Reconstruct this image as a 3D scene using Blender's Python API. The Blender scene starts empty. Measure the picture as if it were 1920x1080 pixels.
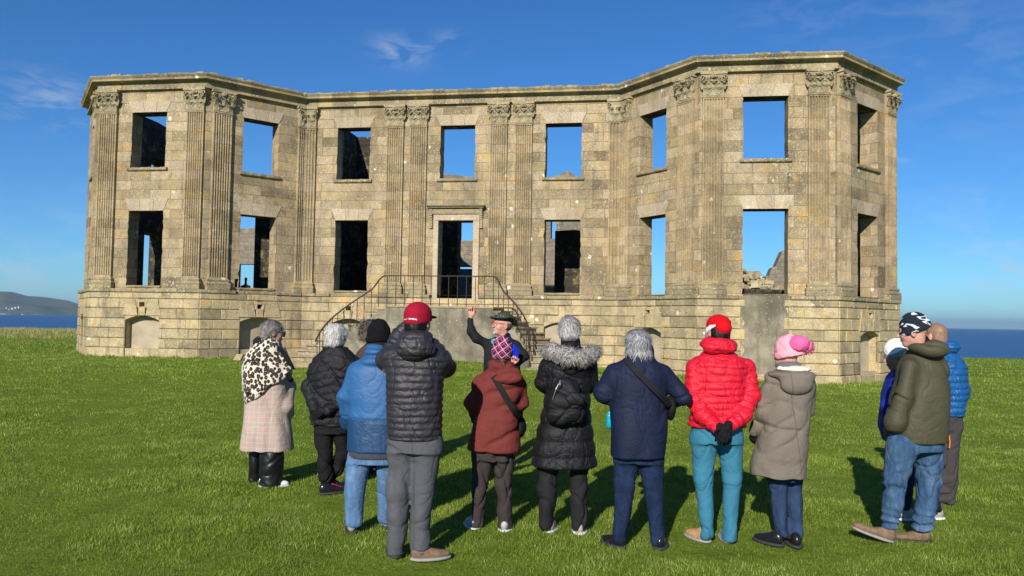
import bpy, math, random
import numpy as np
from mathutils import Vector, Matrix
random.seed(7); RNG = np.random.default_rng(11)
scene = bpy.context.scene
C = scene.collection
rad = math.radians

# ------------------------------------------------------------------ camera
F, PITCH, ROLL, EYE = 1462.4, 0.04177, 0.01663, 1.7      # focal length in px of a 1920 px wide picture
camd = bpy.data.cameras.new('camera'); cam = bpy.data.objects.new('camera', camd); C.objects.link(cam)
camd.sensor_width = 36; camd.lens = F*36/1920; camd.clip_start = .05; camd.clip_end = 120000
cam.matrix_world = Matrix.Translation((0, 0, EYE)) @ Matrix.Rotation(math.pi/2+PITCH, 4, 'X') @ Matrix.Rotation(ROLL, 4, 'Z')
scene.camera = cam

# ------------------------------------------------------------------ sky and sun
SUN_EL, SUN_AZ = rad(25.6), rad(197.5)
world = bpy.data.worlds.new("World"); scene.world = world; world.use_nodes = True
wn, wl = world.node_tree.nodes, world.node_tree.links
bg = wn['Background']
sky = wn.new('ShaderNodeTexSky'); sky.sky_type = 'NISHITA'; sky.sun_disc = False
sky.sun_elevation = SUN_EL; sky.sun_rotation = SUN_AZ; sky.altitude = 1200
sky.air_density = 1.0; sky.dust_density = 0.0; sky.ozone_density = 1.6
bg.inputs[1].default_value = 0.07
tc = wn.new('ShaderNodeTexCoord')
def wmath(op, a, b=None, c=None):
    n = wn.new('ShaderNodeMath'); n.operation = op
    for i, v in enumerate((a, b, c)):
        if v is None: continue
        if isinstance(v, (int, float)): n.inputs[i].default_value = v
        else: wl.new(v, n.inputs[i])
    return n.outputs[0]
def pix_dir(px, py):
    U, V = px-960, py-540
    u = U*math.cos(ROLL)+V*math.sin(ROLL); v = -U*math.sin(ROLL)+V*math.cos(ROLL)
    z = -v
    return Vector((u, F*math.cos(PITCH)-z*math.sin(PITCH), F*math.sin(PITCH)+z*math.cos(PITCH))).normalized()
hsv = wn.new('ShaderNodeHueSaturation'); hsv.inputs['Saturation'].default_value = 1.18
hsv.inputs['Value'].default_value = 1.0
wl.new(sky.outputs[0], hsv.inputs['Color'])
tint = wn.new('ShaderNodeMix'); tint.data_type = 'RGBA'; tint.blend_type = 'MULTIPLY'; tint.inputs[0].default_value = 1
wl.new(hsv.outputs[0], tint.inputs[6]); tint.inputs[7].default_value = (.50, .95, 1.38, 1)
cur = tint.outputs[2]
# thin wisps of cirrus: noise seen only around a few directions of the sky
mapn = wn.new('ShaderNodeMapping'); mapn.inputs['Scale'].default_value = (9, 9, 26); mapn.inputs['Rotation'].default_value = (0, 0.35, 0.2)
wl.new(tc.outputs['Generated'], mapn.inputs[0])
cn = wn.new('ShaderNodeTexNoise'); cn.inputs['Scale'].default_value = 1.6; cn.inputs['Detail'].default_value = 9; cn.inputs['Roughness'].default_value = .62
cn.inputs['Distortion'].default_value = .7
wl.new(mapn.outputs[0], cn.inputs[0])
wisp = None
for (px, py, sp, amt) in [(755, 95, .034, .5), (850, 78, .022, .3), (95, 190, .06, .42), (30, 530, .09, .28), (1750, 20, .1, .07), (1880, 150, .13, .09),
                      (1880, 520, .05, .38), (1690, 290, .014, .45), (250, 440, .10, .18), (1850, 440, .12, .2), (1500, 20, .08, .1)]:
    d = pix_dir(px, py)
    vm = wn.new('ShaderNodeVectorMath'); vm.operation = 'SUBTRACT'; wl.new(tc.outputs['Generated'], vm.inputs[0]); vm.inputs[1].default_value = d
    sc = wn.new('ShaderNodeVectorMath'); sc.operation = 'MULTIPLY'; wl.new(vm.outputs[0], sc.inputs[0]); sc.inputs[1].default_value = (1, 1, 1.9)
    ln = wn.new('ShaderNodeVectorMath'); ln.operation = 'LENGTH'; wl.new(sc.outputs[0], ln.inputs[0])
    t = wmath('DIVIDE', ln.outputs['Value'], sp); t = wmath('MULTIPLY', wmath('MULTIPLY', t, t), -1.2); g = wmath('MULTIPLY', wmath('EXPONENT', t), amt)
    wisp = g if wisp is None else wmath('ADD', wisp, g)
rp = wn.new('ShaderNodeValToRGB'); rp.color_ramp.elements[0].position = .47; rp.color_ramp.elements[1].position = .66
wl.new(cn.outputs[0], rp.inputs[0])
fac = wmath('MINIMUM', wmath('MULTIPLY', wisp, rp.outputs[0]), .7)
mx = wn.new('ShaderNodeMix'); mx.data_type = 'RGBA'; wl.new(fac, mx.inputs['Factor']); wl.new(cur, mx.inputs[6]); mx.inputs[7].default_value = (7.2, 7.8, 8.6, 1)
wl.new(mx.outputs[2], bg.inputs[0])

sund = bpy.data.lights.new('sun', 'SUN'); sund.energy = 5.0; sund.angle = rad(.5); sund.color = (1, .945, .86)
sun = bpy.data.objects.new('sun', sund); C.objects.link(sun)
tosun = Vector((math.sin(SUN_AZ)*math.cos(SUN_EL), math.cos(SUN_AZ)*math.cos(SUN_EL), math.sin(SUN_EL)))
sun.rotation_euler = (-tosun).to_track_quat('-Z', 'Y').to_euler()
sun.location = tosun*60
scene.view_settings.view_transform = 'Standard'; scene.view_settings.look = 'None'
scene.view_settings.exposure = 0.3; scene.view_settings.gamma = 1; scene.view_settings.use_curve_mapping = False

# ------------------------------------------------------------------ helpers
def at(px, py, Y):
    d = pix_dir(px, py); k = Y/d.y
    return Vector((d.x*k, Y, EYE+d.z*k))
def tag(o, label=None, cat=None, group=None, kind=None):
    if label: o['label'] = label
    if cat: o['category'] = cat
    if group: o['group'] = group
    if kind: o['kind'] = kind
    return o
def empty(name, loc=(0, 0, 0), **k):
    o = bpy.data.objects.new(name, None); C.objects.link(o); o.location = loc; o.empty_display_size = .2
    return tag(o, **k)
def newobj(name, me, mats, parent=None):
    o = bpy.data.objects.new(name, me); C.objects.link(o)
    for m in (mats if isinstance(mats, (list, tuple)) else [mats]): me.materials.append(m)
    if parent: o.parent = parent
    return o
class MB:
    """plain mesh collector with UVs (in metres), material index and a tint value per face"""
    def __init__(s): s.v = []; s.f = []; s.uv = []; s.m = []; s.t = []
    def face(s, pts, uv=None, m=0, t=.5):
        i = len(s.v); s.v += [tuple(p) for p in pts]; s.f.append(tuple(range(i, i+len(pts))))
        s.uv += (uv if uv else [(p[0]+p[1]*.7, p[2]) for p in pts]); s.m.append(m); s.t.append(t)
    def build(s, name, mats, parent=None, smooth=False, weld=0):
        me = bpy.data.meshes.new(name); me.from_pydata(s.v, [], s.f)
        ul = me.uv_layers.new(name='UVMap'); ul.data.foreach_set('uv', np.array(s.uv, 'f').ravel())
        me.polygons.foreach_set('material_index', s.m)
        a = me.attributes.new('tint', 'FLOAT', 'FACE'); a.data.foreach_set('value', s.t)
        if weld:
            import bmesh
            bm = bmesh.new(); bm.from_mesh(me); bmesh.ops.remove_doubles(bm, verts=bm.verts, dist=weld); bm.to_mesh(me); bm.free()
        if smooth: me.polygons.foreach_set('use_smooth', [True]*len(me.polygons))
        me.update()
        return newobj(name, me, mats, parent)
def box(mb, P, s0, s1, d0, d1, z0, z1, m=0, t=.5, uo=0., bev=0., back=True):
    """box in a local frame P(s,d,z): front face at d1, optional chamfer round the front"""
    b = bev
    q = lambda s, d, z: P(s, d, z)
    F_ = [(s0+b, z0+b), (s1-b, z0+b), (s1-b, z1-b), (s0+b, z1-b)]
    R_ = [(s0, z0), (s1, z0), (s1, z1), (s0, z1)]
    mb.face([q(s, d1, z) for s, z in F_], [(s+uo, z) for s, z in F_], m, t)
    if b:
        for i in range(4):
            j = (i+1) % 4
            mb.face([q(R_[i][0], d1-b, R_[i][1]), q(R_[j][0], d1-b, R_[j][1]), q(F_[j][0], d1, F_[j][1]), q(F_[i][0], d1, F_[i][1])],
                    [(R_[i][0]+uo, R_[i][1]), (R_[j][0]+uo, R_[j][1]), (F_[j][0]+uo, F_[j][1]), (F_[i][0]+uo, F_[i][1])], m, t)
    for i in range(4):
        j = (i+1) % 4
        a, c = R_[i], R_[j]
        mb.face([q(a[0], d0, a[1]), q(c[0], d0, c[1]), q(c[0], d1-b, c[1]), q(a[0], d1-b, a[1])],
                [(a[0]+uo+(d0 if i % 2 else 0), a[1]+(0 if i % 2 else d0)), (c[0]+uo+(d0 if i % 2 else 0), c[1]+(0 if i % 2 else d0)), (c[0]+uo+(d1 if i % 2 else 0), c[1]+(0 if i % 2 else d1)), (a[0]+uo+(d1 if i % 2 else 0), a[1]+(0 if i % 2 else d1))], m, t)
    if back: mb.face([q(s, d0, z) for s, z in reversed(R_)], [(s+uo, z) for s, z in reversed(R_)], m, t)
W3 = lambda x, y, z: (x, -y, z)

# ------------------------------------------------------------------ node material helper
class NT:
    def __init__(s, name):
        s.mat = bpy.data.materials.new(name); s.mat.use_nodes = True
        s.n = s.mat.node_tree.nodes; s.l = s.mat.node_tree.links; s.b = s.n['Principled BSDF']
    def new(s, t, **kw):
        n = s.n.new('ShaderNode'+t)
        for k, v in kw.items():
            if hasattr(n, k) and not k[0].isupper(): setattr(n, k, v)
            else: s.set(n.inputs[k.replace('_', ' ')], v)
        return n
    def set(s, inp, v):
        if isinstance(v, bpy.types.NodeSocket): s.l.new(v, inp)
        elif isinstance(v, (tuple, list)) and len(v) == 3 and inp.type == 'RGBA': inp.default_value = (*v, 1)
        else: inp.default_value = v
    def math(s, op, a, b=0., c=None, clamp=False):
        n = s.n.new('ShaderNodeMath'); n.operation = op; n.use_clamp = clamp
        s.set(n.inputs[0], a); s.set(n.inputs[1], b)
        if c is not None: s.set(n.inputs[2], c)
        return n.outputs[0]
    def mix(s, fac, a, b, blend='MIX'):
        n = s.n.new('ShaderNodeMix'); n.data_type = 'RGBA'; n.blend_type = blend; n.clamp_factor = True
        s.set(n.inputs[0], fac); s.set(n.inputs[6], a); s.set(n.inputs[7], b)
        return n.outputs[2]
    def ramp(s, fac, stops, interp='LINEAR'):
        n = s.n.new('ShaderNodeValToRGB'); cr = n.color_ramp; cr.interpolation = interp
        while len(cr.elements) < len(stops): cr.elements.new(.5)
        for e, (p, c) in zip(cr.elements, stops):
            e.position = p; e.color = (c, c, c, 1) if isinstance(c, (int, float)) else (*c, 1)
        s.set(n.inputs[0], fac); return n.outputs[0]
    def coord(s, kind='Object', scale=(1, 1, 1), rot=(0, 0, 0), loc=(0, 0, 0)):
        t = s.n.new('ShaderNodeTexCoord'); m = s.n.new('ShaderNodeMapping')
        m.inputs['Scale'].default_value = scale; m.inputs['Rotation'].default_value = rot; m.inputs['Location'].default_value = loc
        s.l.new(t.outputs[kind], m.inputs[0]); return m.outputs[0]
    def noise(s, vec, scale=5., detail=4., rough=.55, dist=0.):
        n = s.new('TexNoise', Vector=vec, Scale=scale, Detail=detail, Roughness=rough, Distortion=dist); return n.outputs[0]
    def attr(s, name):
        n = s.n.new('ShaderNodeAttribute'); n.attribute_name = name; return n.outputs['Fac']
    def bump(s, h, strength=.4, dist=.02, prev=None):
        n = s.new('Bump', Height=h, Strength=strength, Distance=dist)
        if prev: s.l.new(prev, n.inputs['Normal'])
        return n.outputs[0]
    def out(s, color=None, rough=None, normal=None, **kw):
        if color is not None: s.set(s.b.inputs['Base Color'], color)
        if rough is not None: s.set(s.b.inputs['Roughness'], rough)
        if normal is not None: s.set(s.b.inputs['Normal'], normal)
        for k, v in kw.items(): s.set(s.b.inputs[k.replace('_', ' ')], v)
        return s.mat

# ------------------------------------------------------------------ stone
def stone(name, bricks=True, ramp=None, bcf=.60, mort=.46, lich=1., bw=.74, rh=.325, val=1., grime=1., speck=1.):
    t = NT(name); uv = t.coord('UV'); ob = t.coord('Object')
    ramp = ramp or [(0, (.155, .12, .075)), (.22, (.27, .21, .135)), (.42, (.345, .27, .165)), (.56, (.43, .34, .22)), (.70, (.345, .275, .205)), (.82, (.44, .315, .15)), (.92, (.50, .40, .26)), (1, (.52, .34, .10))]
    if bricks:
        b = t.new('TexBrick', Vector=uv, Color1=(0, 0, 0), Color2=(1, 1, 1), Mortar=(.45, .45, .45), Scale=1., Mortar_Size=.010, Mortar_Smooth=.3, Bias=0., Brick_Width=bw, Row_Height=rh)
        b.offset = .43; b.squash = 1.35; b.squash_frequency = 3
        bc, bf = b.outputs['Color'], b.outputs['Fac']
        # break the per-block value up further so that neighbours differ irregularly
        big = t.noise(ob, .55, 3)
        v = t.math('ADD', t.math('ADD', t.math('MULTIPLY', bc, bcf), .4*(1-bcf)-.064), t.math('MULTIPLY', t.math('SUBTRACT', big, .5), 1.15))
        v = t.math('ADD', v, t.math('MULTIPLY', t.math('SUBTRACT', t.noise(ob, 2.6, 4), .5), .35))
    else:
        v = t.math('ADD', t.math('MULTIPLY', t.attr('tint'), .8), t.math('MULTIPLY', t.math('SUBTRACT', t.noise(ob, 1.6, 4), .5), .9)); bf = None
    v = t.math('ADD', v, .06)
    col = t.ramp(v, ramp)
    if grime:
        g = t.ramp(t.noise(t.coord('Object', (1, 1, .45)), 1.1, 6, .62), [(.48, 0.), (.70, 1.)])
        col = t.mix(t.math('MULTIPLY', g, .62*grime), col, (.14, .12, .085))
        g2 = t.ramp(t.noise(ob, 3.4, 7, .7), [(.52, 0.), (.66, 1.)])
        col = t.mix(t.math('MULTIPLY', g2, .42*grime), col, (.13, .11, .06))
        o = t.ramp(t.noise(t.coord('Object', (1, 1, 1.6), loc=(9, 3, 1)), 1.7, 5, .6), [(.62, 0.), (.68, 1.)])
        col = t.mix(t.math('MULTIPLY', o, .62), col, (.44, .25, .06))
        # dark run-off streaks
        sk = t.ramp(t.noise(t.coord('Object', (3.2, 3.2, .22), loc=(2, 5, 0)), 1.5, 6, .65), [(.54, 0.), (.68, 1.)]); br = t.ramp(t.noise(ob, 1.3, 4, .6), [(.4, 0.), (.6, 1.)])
        col = t.mix(t.math('MULTIPLY', t.math('MULTIPLY', sk, br), .75*grime), col, (.085, .07, .048))
        gd = t.ramp(t.noise(t.coord('Object', loc=(7, 1, 4)), 2.4, 7, .72), [(.53, 0.), (.62, 1.)]); col = t.mix(t.math('MULTIPLY', gd, .38), col, (.46, .35, .15))
    fine = t.noise(ob, 38, 6, .75)
    col = t.mix(.75, col, t.ramp(fine, [(.32, .36), (.5, 1.0), (.66, 1.6)]), 'MULTIPLY')
    # pale lichen: small crusts, denser in some areas, and a few large rosettes
    area = t.ramp(t.noise(t.coord('Object', loc=(3, 7, 2)), .5, 3), [(.38, .12), (.62, 1.)])
    l1 = t.ramp(t.noise(ob, 17, 5, .72), [(.575, 0.), (.63, 1.)])
    l1 = t.math('MULTIPLY', l1, t.math('MULTIPLY', area, .95*speck))
    col = t.mix(l1, col, (.60, .57, .44))
    vo = t.new('TexVoronoi', Vector=ob, Scale=1.35, Randomness=1.); vd = t.math('ADD', vo.outputs['Distance'], t.math('MULTIPLY', t.noise(ob, 8, 4), .22))
    l2 = t.ramp(vd, [(.175, 1.), (.20, 0.)])
    col = t.mix(t.math('MULTIPLY', l2, .85*lich), col, (.66, .65, .57))
    if bf is not None: col = t.mix(t.math('MULTIPLY', bf, mort), col, (.10, .08, .05))
    col = t.mix(1., col, (1.0, .975, .92), 'MULTIPLY')
    if val != 1: col = t.mix(1., col, (val, val, val), 'MULTIPLY')
    h = t.math('ADD', t.math('MULTIPLY', fine, .7), t.math('MULTIPLY', t.noise(ob, 9, 5, .6), .6))
    if bf is not None: h = t.math('SUBTRACT', h, t.math('MULTIPLY', bf, 1.2*mort))
    n = t.bump(h, .65, .03)
    return t.out(col, .92, n, Specular_IOR_Level=.2)
ASHLAR = stone('ashlar')
PILST = stone('fluted_stone', bcf=.30, mort=.2, lich=.7, grime=.8)
PLINTH = stone('rusticated_stone', False, ramp=[(0, (.24, .20, .125)), (.25, (.36, .295, .185)), (.45, (.50, .40, .24)), (.65, (.39, .32, .20)), (.82, (.52, .41, .23)), (1, (.55, .36, .14))], speck=1.1)
VOUSS = stone('voussoir_stone', False, ramp=[(0, (.36, .295, .215)), (.5, (.44, .36, .27)), (1, (.52, .44, .33))], grime=.5, lich=.6, speck=.6)
CORN = stone('cornice_stone', False, ramp=[(0, (.16, .135, .09)), (.5, (.30, .25, .155)), (1, (.42, .345, .21))], lich=1., speck=1.4, grime=.8)
CAPST = stone('weathered_carving', False, ramp=[(0, (.20, .175, .115)), (.5, (.36, .31, .20)), (1, (.50, .43, .28))], speck=.8, grime=.9)
STEP = stone('step_stone', False, ramp=[(0, (.25, .20, .14)), (.5, (.34, .28, .19)), (1, (.44, .36, .25))], speck=.9)
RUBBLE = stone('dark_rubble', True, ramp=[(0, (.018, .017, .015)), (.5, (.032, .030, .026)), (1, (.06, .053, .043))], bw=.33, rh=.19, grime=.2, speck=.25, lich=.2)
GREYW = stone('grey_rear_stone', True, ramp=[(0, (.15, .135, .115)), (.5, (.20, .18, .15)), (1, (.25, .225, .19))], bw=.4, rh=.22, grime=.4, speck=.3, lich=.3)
def cement():
    t = NT('grey_cement'); ob = t.coord('Object')
    c = t.ramp(t.noise(ob, 1.3, 7, .62), [(.34, (.11, .095, .066)), (.5, (.19, .165, .115)), (.66, (.30, .26, .185))])
    st = t.noise(t.coord('Object', (3, 3, .35)), 2.2, 5, .6)
    c = t.mix(t.math('MULTIPLY', t.ramp(st, [(.5, 0.), (.68, 1.)]), .45), c, (.085, .078, .058))
    sp = t.ramp(t.noise(ob, 17, 3, .6), [(.62, 0.), (.68, 1.)]); low = t.ramp(t.noise(ob, .9, 2), [(.4, .1), (.6, .8)])
    c = t.mix(t.math('MULTIPLY', sp, low), c, (.42, .39, .3))
    n = t.bump(t.noise(ob, 30, 6, .7), .45, .02)
    return t.out(c, .95, n, Specular_IOR_Level=.15)
CEMENT = cement()
def plaster():
    t = NT('niche_render'); ob = t.coord('Object')
    c = t.ramp(t.noise(ob, 1.8, 6, .6), [(.3, (.30, .25, .17)), (.6, (.43, .36, .25)), (.8, (.50, .43, .30))])
    return t.out(c, .95, t.bump(t.noise(ob, 22, 5), .3, .02), Specular_IOR_Level=.15)
PLASTER = plaster()
def simple(name, col, rough=.6, metal=0., var=.2, sc=20, bmp=.1):
    t = NT(name); n = t.noise(t.coord('Object'), sc, 4)
    c = t.mix(1., col, t.ramp(n, [(.3, 1-var), (.7, 1+var)]), 'MULTIPLY')
    return t.out(c, rough, t.bump(n, bmp, .01), Metallic=metal)
IRON = simple('rusty_black_iron', (.045, .032, .024), .75, .3, .5, 30, .2)
# ------------------------------------------------------------------ the ruined mansion
PP = [(-16.077, 29.26), (-14.014, 26.106), (-10.191, 25.523), (-7.479, 27.754), (3.609, 26.062), (5.531, 23.123), (9.354, 22.54), (12.265, 24.935)]
PP = [np.array(p) for p in PP]
TN = math.tan(.42)
CONV = [0, 1, 1, -1, -1, 1, 1, 0]
LEN = [float(np.hypot(*(PP[k+1]-PP[k]))) for k in range(7)]
TAN = [(PP[k+1]-PP[k])/LEN[k] for k in range(7)]
NRM = [np.array([t[1], -t[0]]) for t in TAN]          # outward, towards the lawn
def frame(k):
    A, t, n = PP[k], TAN[k], NRM[k]
    return lambda s, d, z: (A[0]+t[0]*s+n[0]*d, A[1]+t[1]*s+n[1]*d, z)
FR = [frame(k) for k in range(7)]
def ends(k, d): return -CONV[k]*d*TN, LEN[k]+CONV[k+1]*d*TN
mansion = empty('ruined_mansion', (-2, 27, 0), label='roofless sandstone mansion shell with two canted bays behind the tour group', cat='ruined house')
MI = mansion.matrix_world.inverted()
def own(o, parent=None):
    """parent to the mansion (or to one of its parts) keeping world placement"""
    base = parent or mansion
    o.parent = base
    if base is mansion: o.matrix_parent_inverse = Matrix.Translation(Vector((2, -27, 0)))
    return o
UPZ, LOZ = (6.60, 8.46), (2.66, 5.15)
WIN = {0: [(1.3, 2.5)], 1: [(1.20, 2.44)], 2: [(1.25, 2.49)], 3: [(1.19, 2.39), (4.96, 6.18), (8.65, 9.87)], 4: [(.93, 2.11)], 5: [(1.27, 2.55)], 6: [(1.33, 2.58)]}
TH = .55
def wall_mesh(mb, P, s0f, s1f, s0b, s1b, z0, z1, holes, df, db, uo, mfront=0, mback=1, step=0, jag=0.):
    cs = sorted({0., 1.} | set()); ss = sorted({s0f, s1f} | {h[0] for h in holes} | {h[1] for h in holes})
    zs = sorted({z0, z1} | {h[2] for h in holes} | {h[3] for h in holes})
    bk = lambda s: s0b if s == s0f else (s1b if s == s1f else s)
    if jag and holes:
        he = {h[0] for h in holes} | {h[1] for h in holes}; hz = {h[2] for h in holes} | {h[3] for h in holes}
        zs = sorted(set(zs) | {round(v, 3) for v in np.arange(z0+.08, z1, .165)} - {v for v in np.arange(z0+.08, z1, .165) if min(abs(v-q) for q in hz) < .03})
        P0_ = P
        def P(s, d, z):
            if s in he and z not in (z0, z1):
                g = math.sin(s*91.7+z*37.3)*43758.5; g -= math.floor(g); g2 = max(0., (g-.72)*3.2)
                side = -1 if any(abs(h[0]-s) < 1e-9 for h in holes) else 1
                s = s+side*(jag*(g-.4)*.6+jag*1.6*g2*(1 if d > df-.1 else .2))
            return P0_(s, d, z)
    for i in range(len(ss)-1):
        for j in range(len(zs)-1):
            a, b, c, e = ss[i], ss[i+1], zs[j], zs[j+1]
            if any(h[0] <= a and b <= h[1] and h[2] <= c and e <= h[3] for h in holes): continue
            mb.face([P(a, df, c), P(b, df, c), P(b, df, e), P(a, df, e)], [(a+uo, c), (b+uo, c), (b+uo, e), (a+uo, e)], mfront)
            a2, b2 = bk(a), bk(b)
            mb.face([P(b2, db, c), P(a2, db, c), P(a2, db, e), P(b2, db, e)], [(b2+uo+5, c), (a2+uo+5, c), (a2+uo+5, e), (b2+uo+5, e)], mback)
    for (a, b, c, e) in (holes if not jag else []):
        mb.face([P(a, db, c), P(a, df, c), P(a, df, e), P(a, db, e)], [(uo, c), (uo+TH, c), (uo+TH, e), (uo, e)], mfront)
        mb.face([P(b, df, c), P(b, db, c), P(b, db, e), P(b, df, e)], [(uo, c), (uo+TH, c), (uo+TH, e), (uo, e)], mfront)
    for (a, b, c, e) in (holes if jag else []):
        zl = [v for v in zs if c <= v <= e]
        for z_, y_ in zip(zl, zl[1:]):
            mb.face([P(a, db, z_), P(a, df, z_), P(a, df, y_), P(a, db, y_)], [(uo, z_), (uo+TH, z_), (uo+TH, y_), (uo, y_)], mfront)
            mb.face([P(b, df, z_), P(b, db, z_), P(b, db, y_), P(b, df, y_)], [(uo, z_), (uo+TH, z_), (uo+TH, y_), (uo, y_)], mfront)
    for (a, b, c, e) in holes:
        if 0: mb.face([P(a, db, c), P(a, df, c), P(a, df, e), P(a, db, e)], [(uo, c), (uo+TH, c), (uo+TH, e), (uo, e)], mfront)
        mb.face([P(a, df, e), P(b, df, e), P(b, db, e), P(a, db, e)], [(a+uo, 0), (b+uo, 0), (b+uo, TH), (a+uo, TH)], mback)
        mb.face([P(a, db, c), P(b, db, c), P(b, df, c), P(a, df, c)], [(a+uo, 0), (b+uo, 0), (b+uo, TH), (a+uo, TH)], mfront)
    for (x, y, z) in ((s0f, s0b, 0), (s1f, s1b, 1)):
        q = [P(x, df, z0), P(y, db, z0), P(y, db, z1), P(x, df, z1)]
        mb.face(q if z == 0 else q[::-1], [(uo, z0), (uo+TH, z0), (uo+TH, z1), (uo, z1)], mfront)
    mb.face([P(s0f, df, z1), P(s1f, df, z1), P(s1b, db, z1), P(s0b, db, z1)], None, mfront)
segname = ['far left canted side', 'left bay front', 'left bay canted side by the steps', 'recessed centre', 'right bay canted side', 'right bay front', 'far right canted side']
for k in range(7):
    mb = MB(); holes = []
    for w in WIN[k]:
        door = (k == 3 and w[0] > 4 and w[0] < 6)
        if door: holes.append((w[0], w[1], 2.545, 5.12))
        else: holes.append((w[0], w[1], LOZ[0] if k < 4 else 2.585, LOZ[1] if k < 4 else 5.11))
        holes.append((w[0], w[1], UPZ[0], UPZ[1]))
    if k == 2: holes.append((1.11, 1.25, 2.66, 2.95))         # broken corner of the opening
    a, b = ends(k, 0); c, e = ends(k, -TH)
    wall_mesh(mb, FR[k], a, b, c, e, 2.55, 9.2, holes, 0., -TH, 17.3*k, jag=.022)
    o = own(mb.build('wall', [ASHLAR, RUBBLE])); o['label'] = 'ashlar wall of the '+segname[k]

# --- voussoirs over the openings, sills
def vouss(k, s0, s1, z, h=.36, name='lintel', n=3, d=.012):
    mb = MB(); P = FR[k]; w = s1-s0; sl = .17
    xs0 = np.linspace(s0, s1, n+1); xs1 = np.linspace(s0-sl, s1+sl, n+1)
    xs0 = xs0+np.r_[0, RNG.uniform(-.06, .06, n-1), 0]
    for i in range(n):
        g = .006; q = [(xs0[i]+g, z), (xs0[i+1]-g, z), (xs1[i+1]-g, z+h), (xs1[i]+g, z+h)]; t = float(RNG.uniform(.0, 1)); dd = d+.001*i
        uo = 40+k*7+s0
        mb.face([P(s, dd, zz) for s, zz in q], [(s+uo, zz) for s, zz in q], 0, t)
        for a in range(4):
            b = (a+1) % 4
            mb.face([P(q[a][0], -.05, q[a][1]), P(q[b][0], -.05, q[b][1]), P(q[b][0], dd, q[b][1]), P(q[a][0], dd, q[a][1])], None, 0, t)
    return own(mb.build(name, VOUSS))
def rough_slab(k, s0, s1, d0, d1, z0, z1, m, name, j=.012, n=14, parent=None):
    """slab with a chipped front edge"""
    P = FR[k]; mb = MB(); ss = np.linspace(s0, s1, n+1); uo = 60+3*k
    jt = RNG.uniform(-j, j, (n+1, 2))-np.where(RNG.random((n+1, 1)) < .14, j*1.5, 0)
    rows = []
    for i, s in enumerate(ss):
        rows.append([(s, d0, z0), (s, d1-.02+jt[i, 0]*.7, z0+.01), (s, d1+jt[i, 0], z0+.035), (s, d1-.004+jt[i, 0], z1-.012+jt[i, 1]*.8), (s, d1-.05, z1+jt[i, 1]*.5), (s, d0, z1+.005)])
    for i in range(n):
        for c in range(5):
            q = [rows[i][c], rows[i+1][c], rows[i+1][c+1], rows[i][c+1]]
            mb.face([P(*v) for v in q], [(v[0]+uo, v[1]+v[2]) for v in q], 0, .35)
    for r in (rows[0], rows[-1][::-1]): mb.face([P(*v) for v in r][::-1], None, 0, .35)
    return own(mb.build(name, m))
for k in range(7):
    for w in WIN[k]:
        door = (k == 3 and 4 < w[0] < 6)
        if not door:
            o = vouss(k, w[0], w[1], LOZ[1]+.003 if k < 4 else 5.113, .40)
        vouss(k, w[0], w[1], UPZ[1]+.003, .37, d=.014)
        rough_slab(k, w[0]-.10, w[1]+.10, -.25, .085, UPZ[0]-.115, UPZ[0]+.006, CORN, 'window_sill')
        if not door: rough_slab(k, w[0]+.004, w[1]-.004, -.6, .05, 2.575 if k < 4 else 2.56, 2.668 if k < 4 else 2.59, CORN, 'threshold', n=6)

# --- pilasters with carved capitals and moulded bases
def leaf(mb, P, s, d, z, w, h, out, t, lean=0.):
    n = 6; pts = []
    for i in range(n+1):
        a = i/n; zz = z+h*math.sin(a*1.75)/math.sin(1.57) if a < .9 else z+h*(.985-(a-.9)*1.5); zz = z+h*(a*1.18-.22*a**4) if a < .86 else z+h*(1.0-(a-.86)*1.4)
        dd = d+.012+1.35*out*(a**2.4); ww = w*(.62+.55*math.sin(a*2.6))*(1 if a < .9 else .6)
        pts.append((ww/2, dd, zz, a*lean))
    for i in range(n):
        a, b = pts[i], pts[i+1]
        for sg in (-1, 1):
            rg = .018
            q = [(s+a[3], a[1]+rg, a[2]), (s+a[3]+sg*a[0], a[1]-.01, a[2]-.008), (s+b[3]+sg*b[0], b[1]-.01, b[2]-.008), (s+b[3], b[1]+rg, b[2])]
            if sg > 0: q = q[::-1]
            mb.face([P(*v) for v in q], None, 0, t)
            mb.face([P(v[0], v[1]-.018, v[2]) for v in reversed(q)], None, 0, t)
            # toothed edge lobes
            e = s+a[3]+sg*a[0]
            q2 = [(e, a[1]-.01, a[2]), (e+sg*.018, a[1]-.004+.01, (a[2]+b[2])/2+.01), (s+b[3]+sg*b[0], b[1]-.01, b[2])]
            mb.face([P(*v) for v in q2], None, 0, t)
    a = pts[-1]
    q = [(s+lean-a[0], a[1], a[2]), (s+lean+a[0], a[1], a[2]), (s+lean+a[0]*.6, a[1]-.03, a[2]-.05), (s+lean-a[0]*.6, a[1]-.03, a[2]-.05)]
    mb.face([P(*v) for v in q], None, 0, t)
def volute(mb, P, s, d, z, r, sg, t):
    """spiral scroll curling down at an abacus corner"""
    n = 16; pr = None
    for i in range(n+1):
        a = i/n*2.3*math.pi; rr = r*(1-.72*i/n); cx = s+sg*(-math.cos(a)*rr); cz = z+math.sin(a)*rr
        ring = []
        for (o, dd) in ((.016, 0), (.016, .05), (-.012, .062), (-.012, -.02)):
            ring.append((cx+sg*(-math.cos(a))*o, d+dd, cz+math.sin(a)*o))
        if pr:
            for c in range(4):
                e = (c+1) % 4
                mb.face([P(*pr[c]), P(*pr[e]), P(*ring[e]), P(*ring[c])], None, 0, t)
        pr = ring
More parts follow.
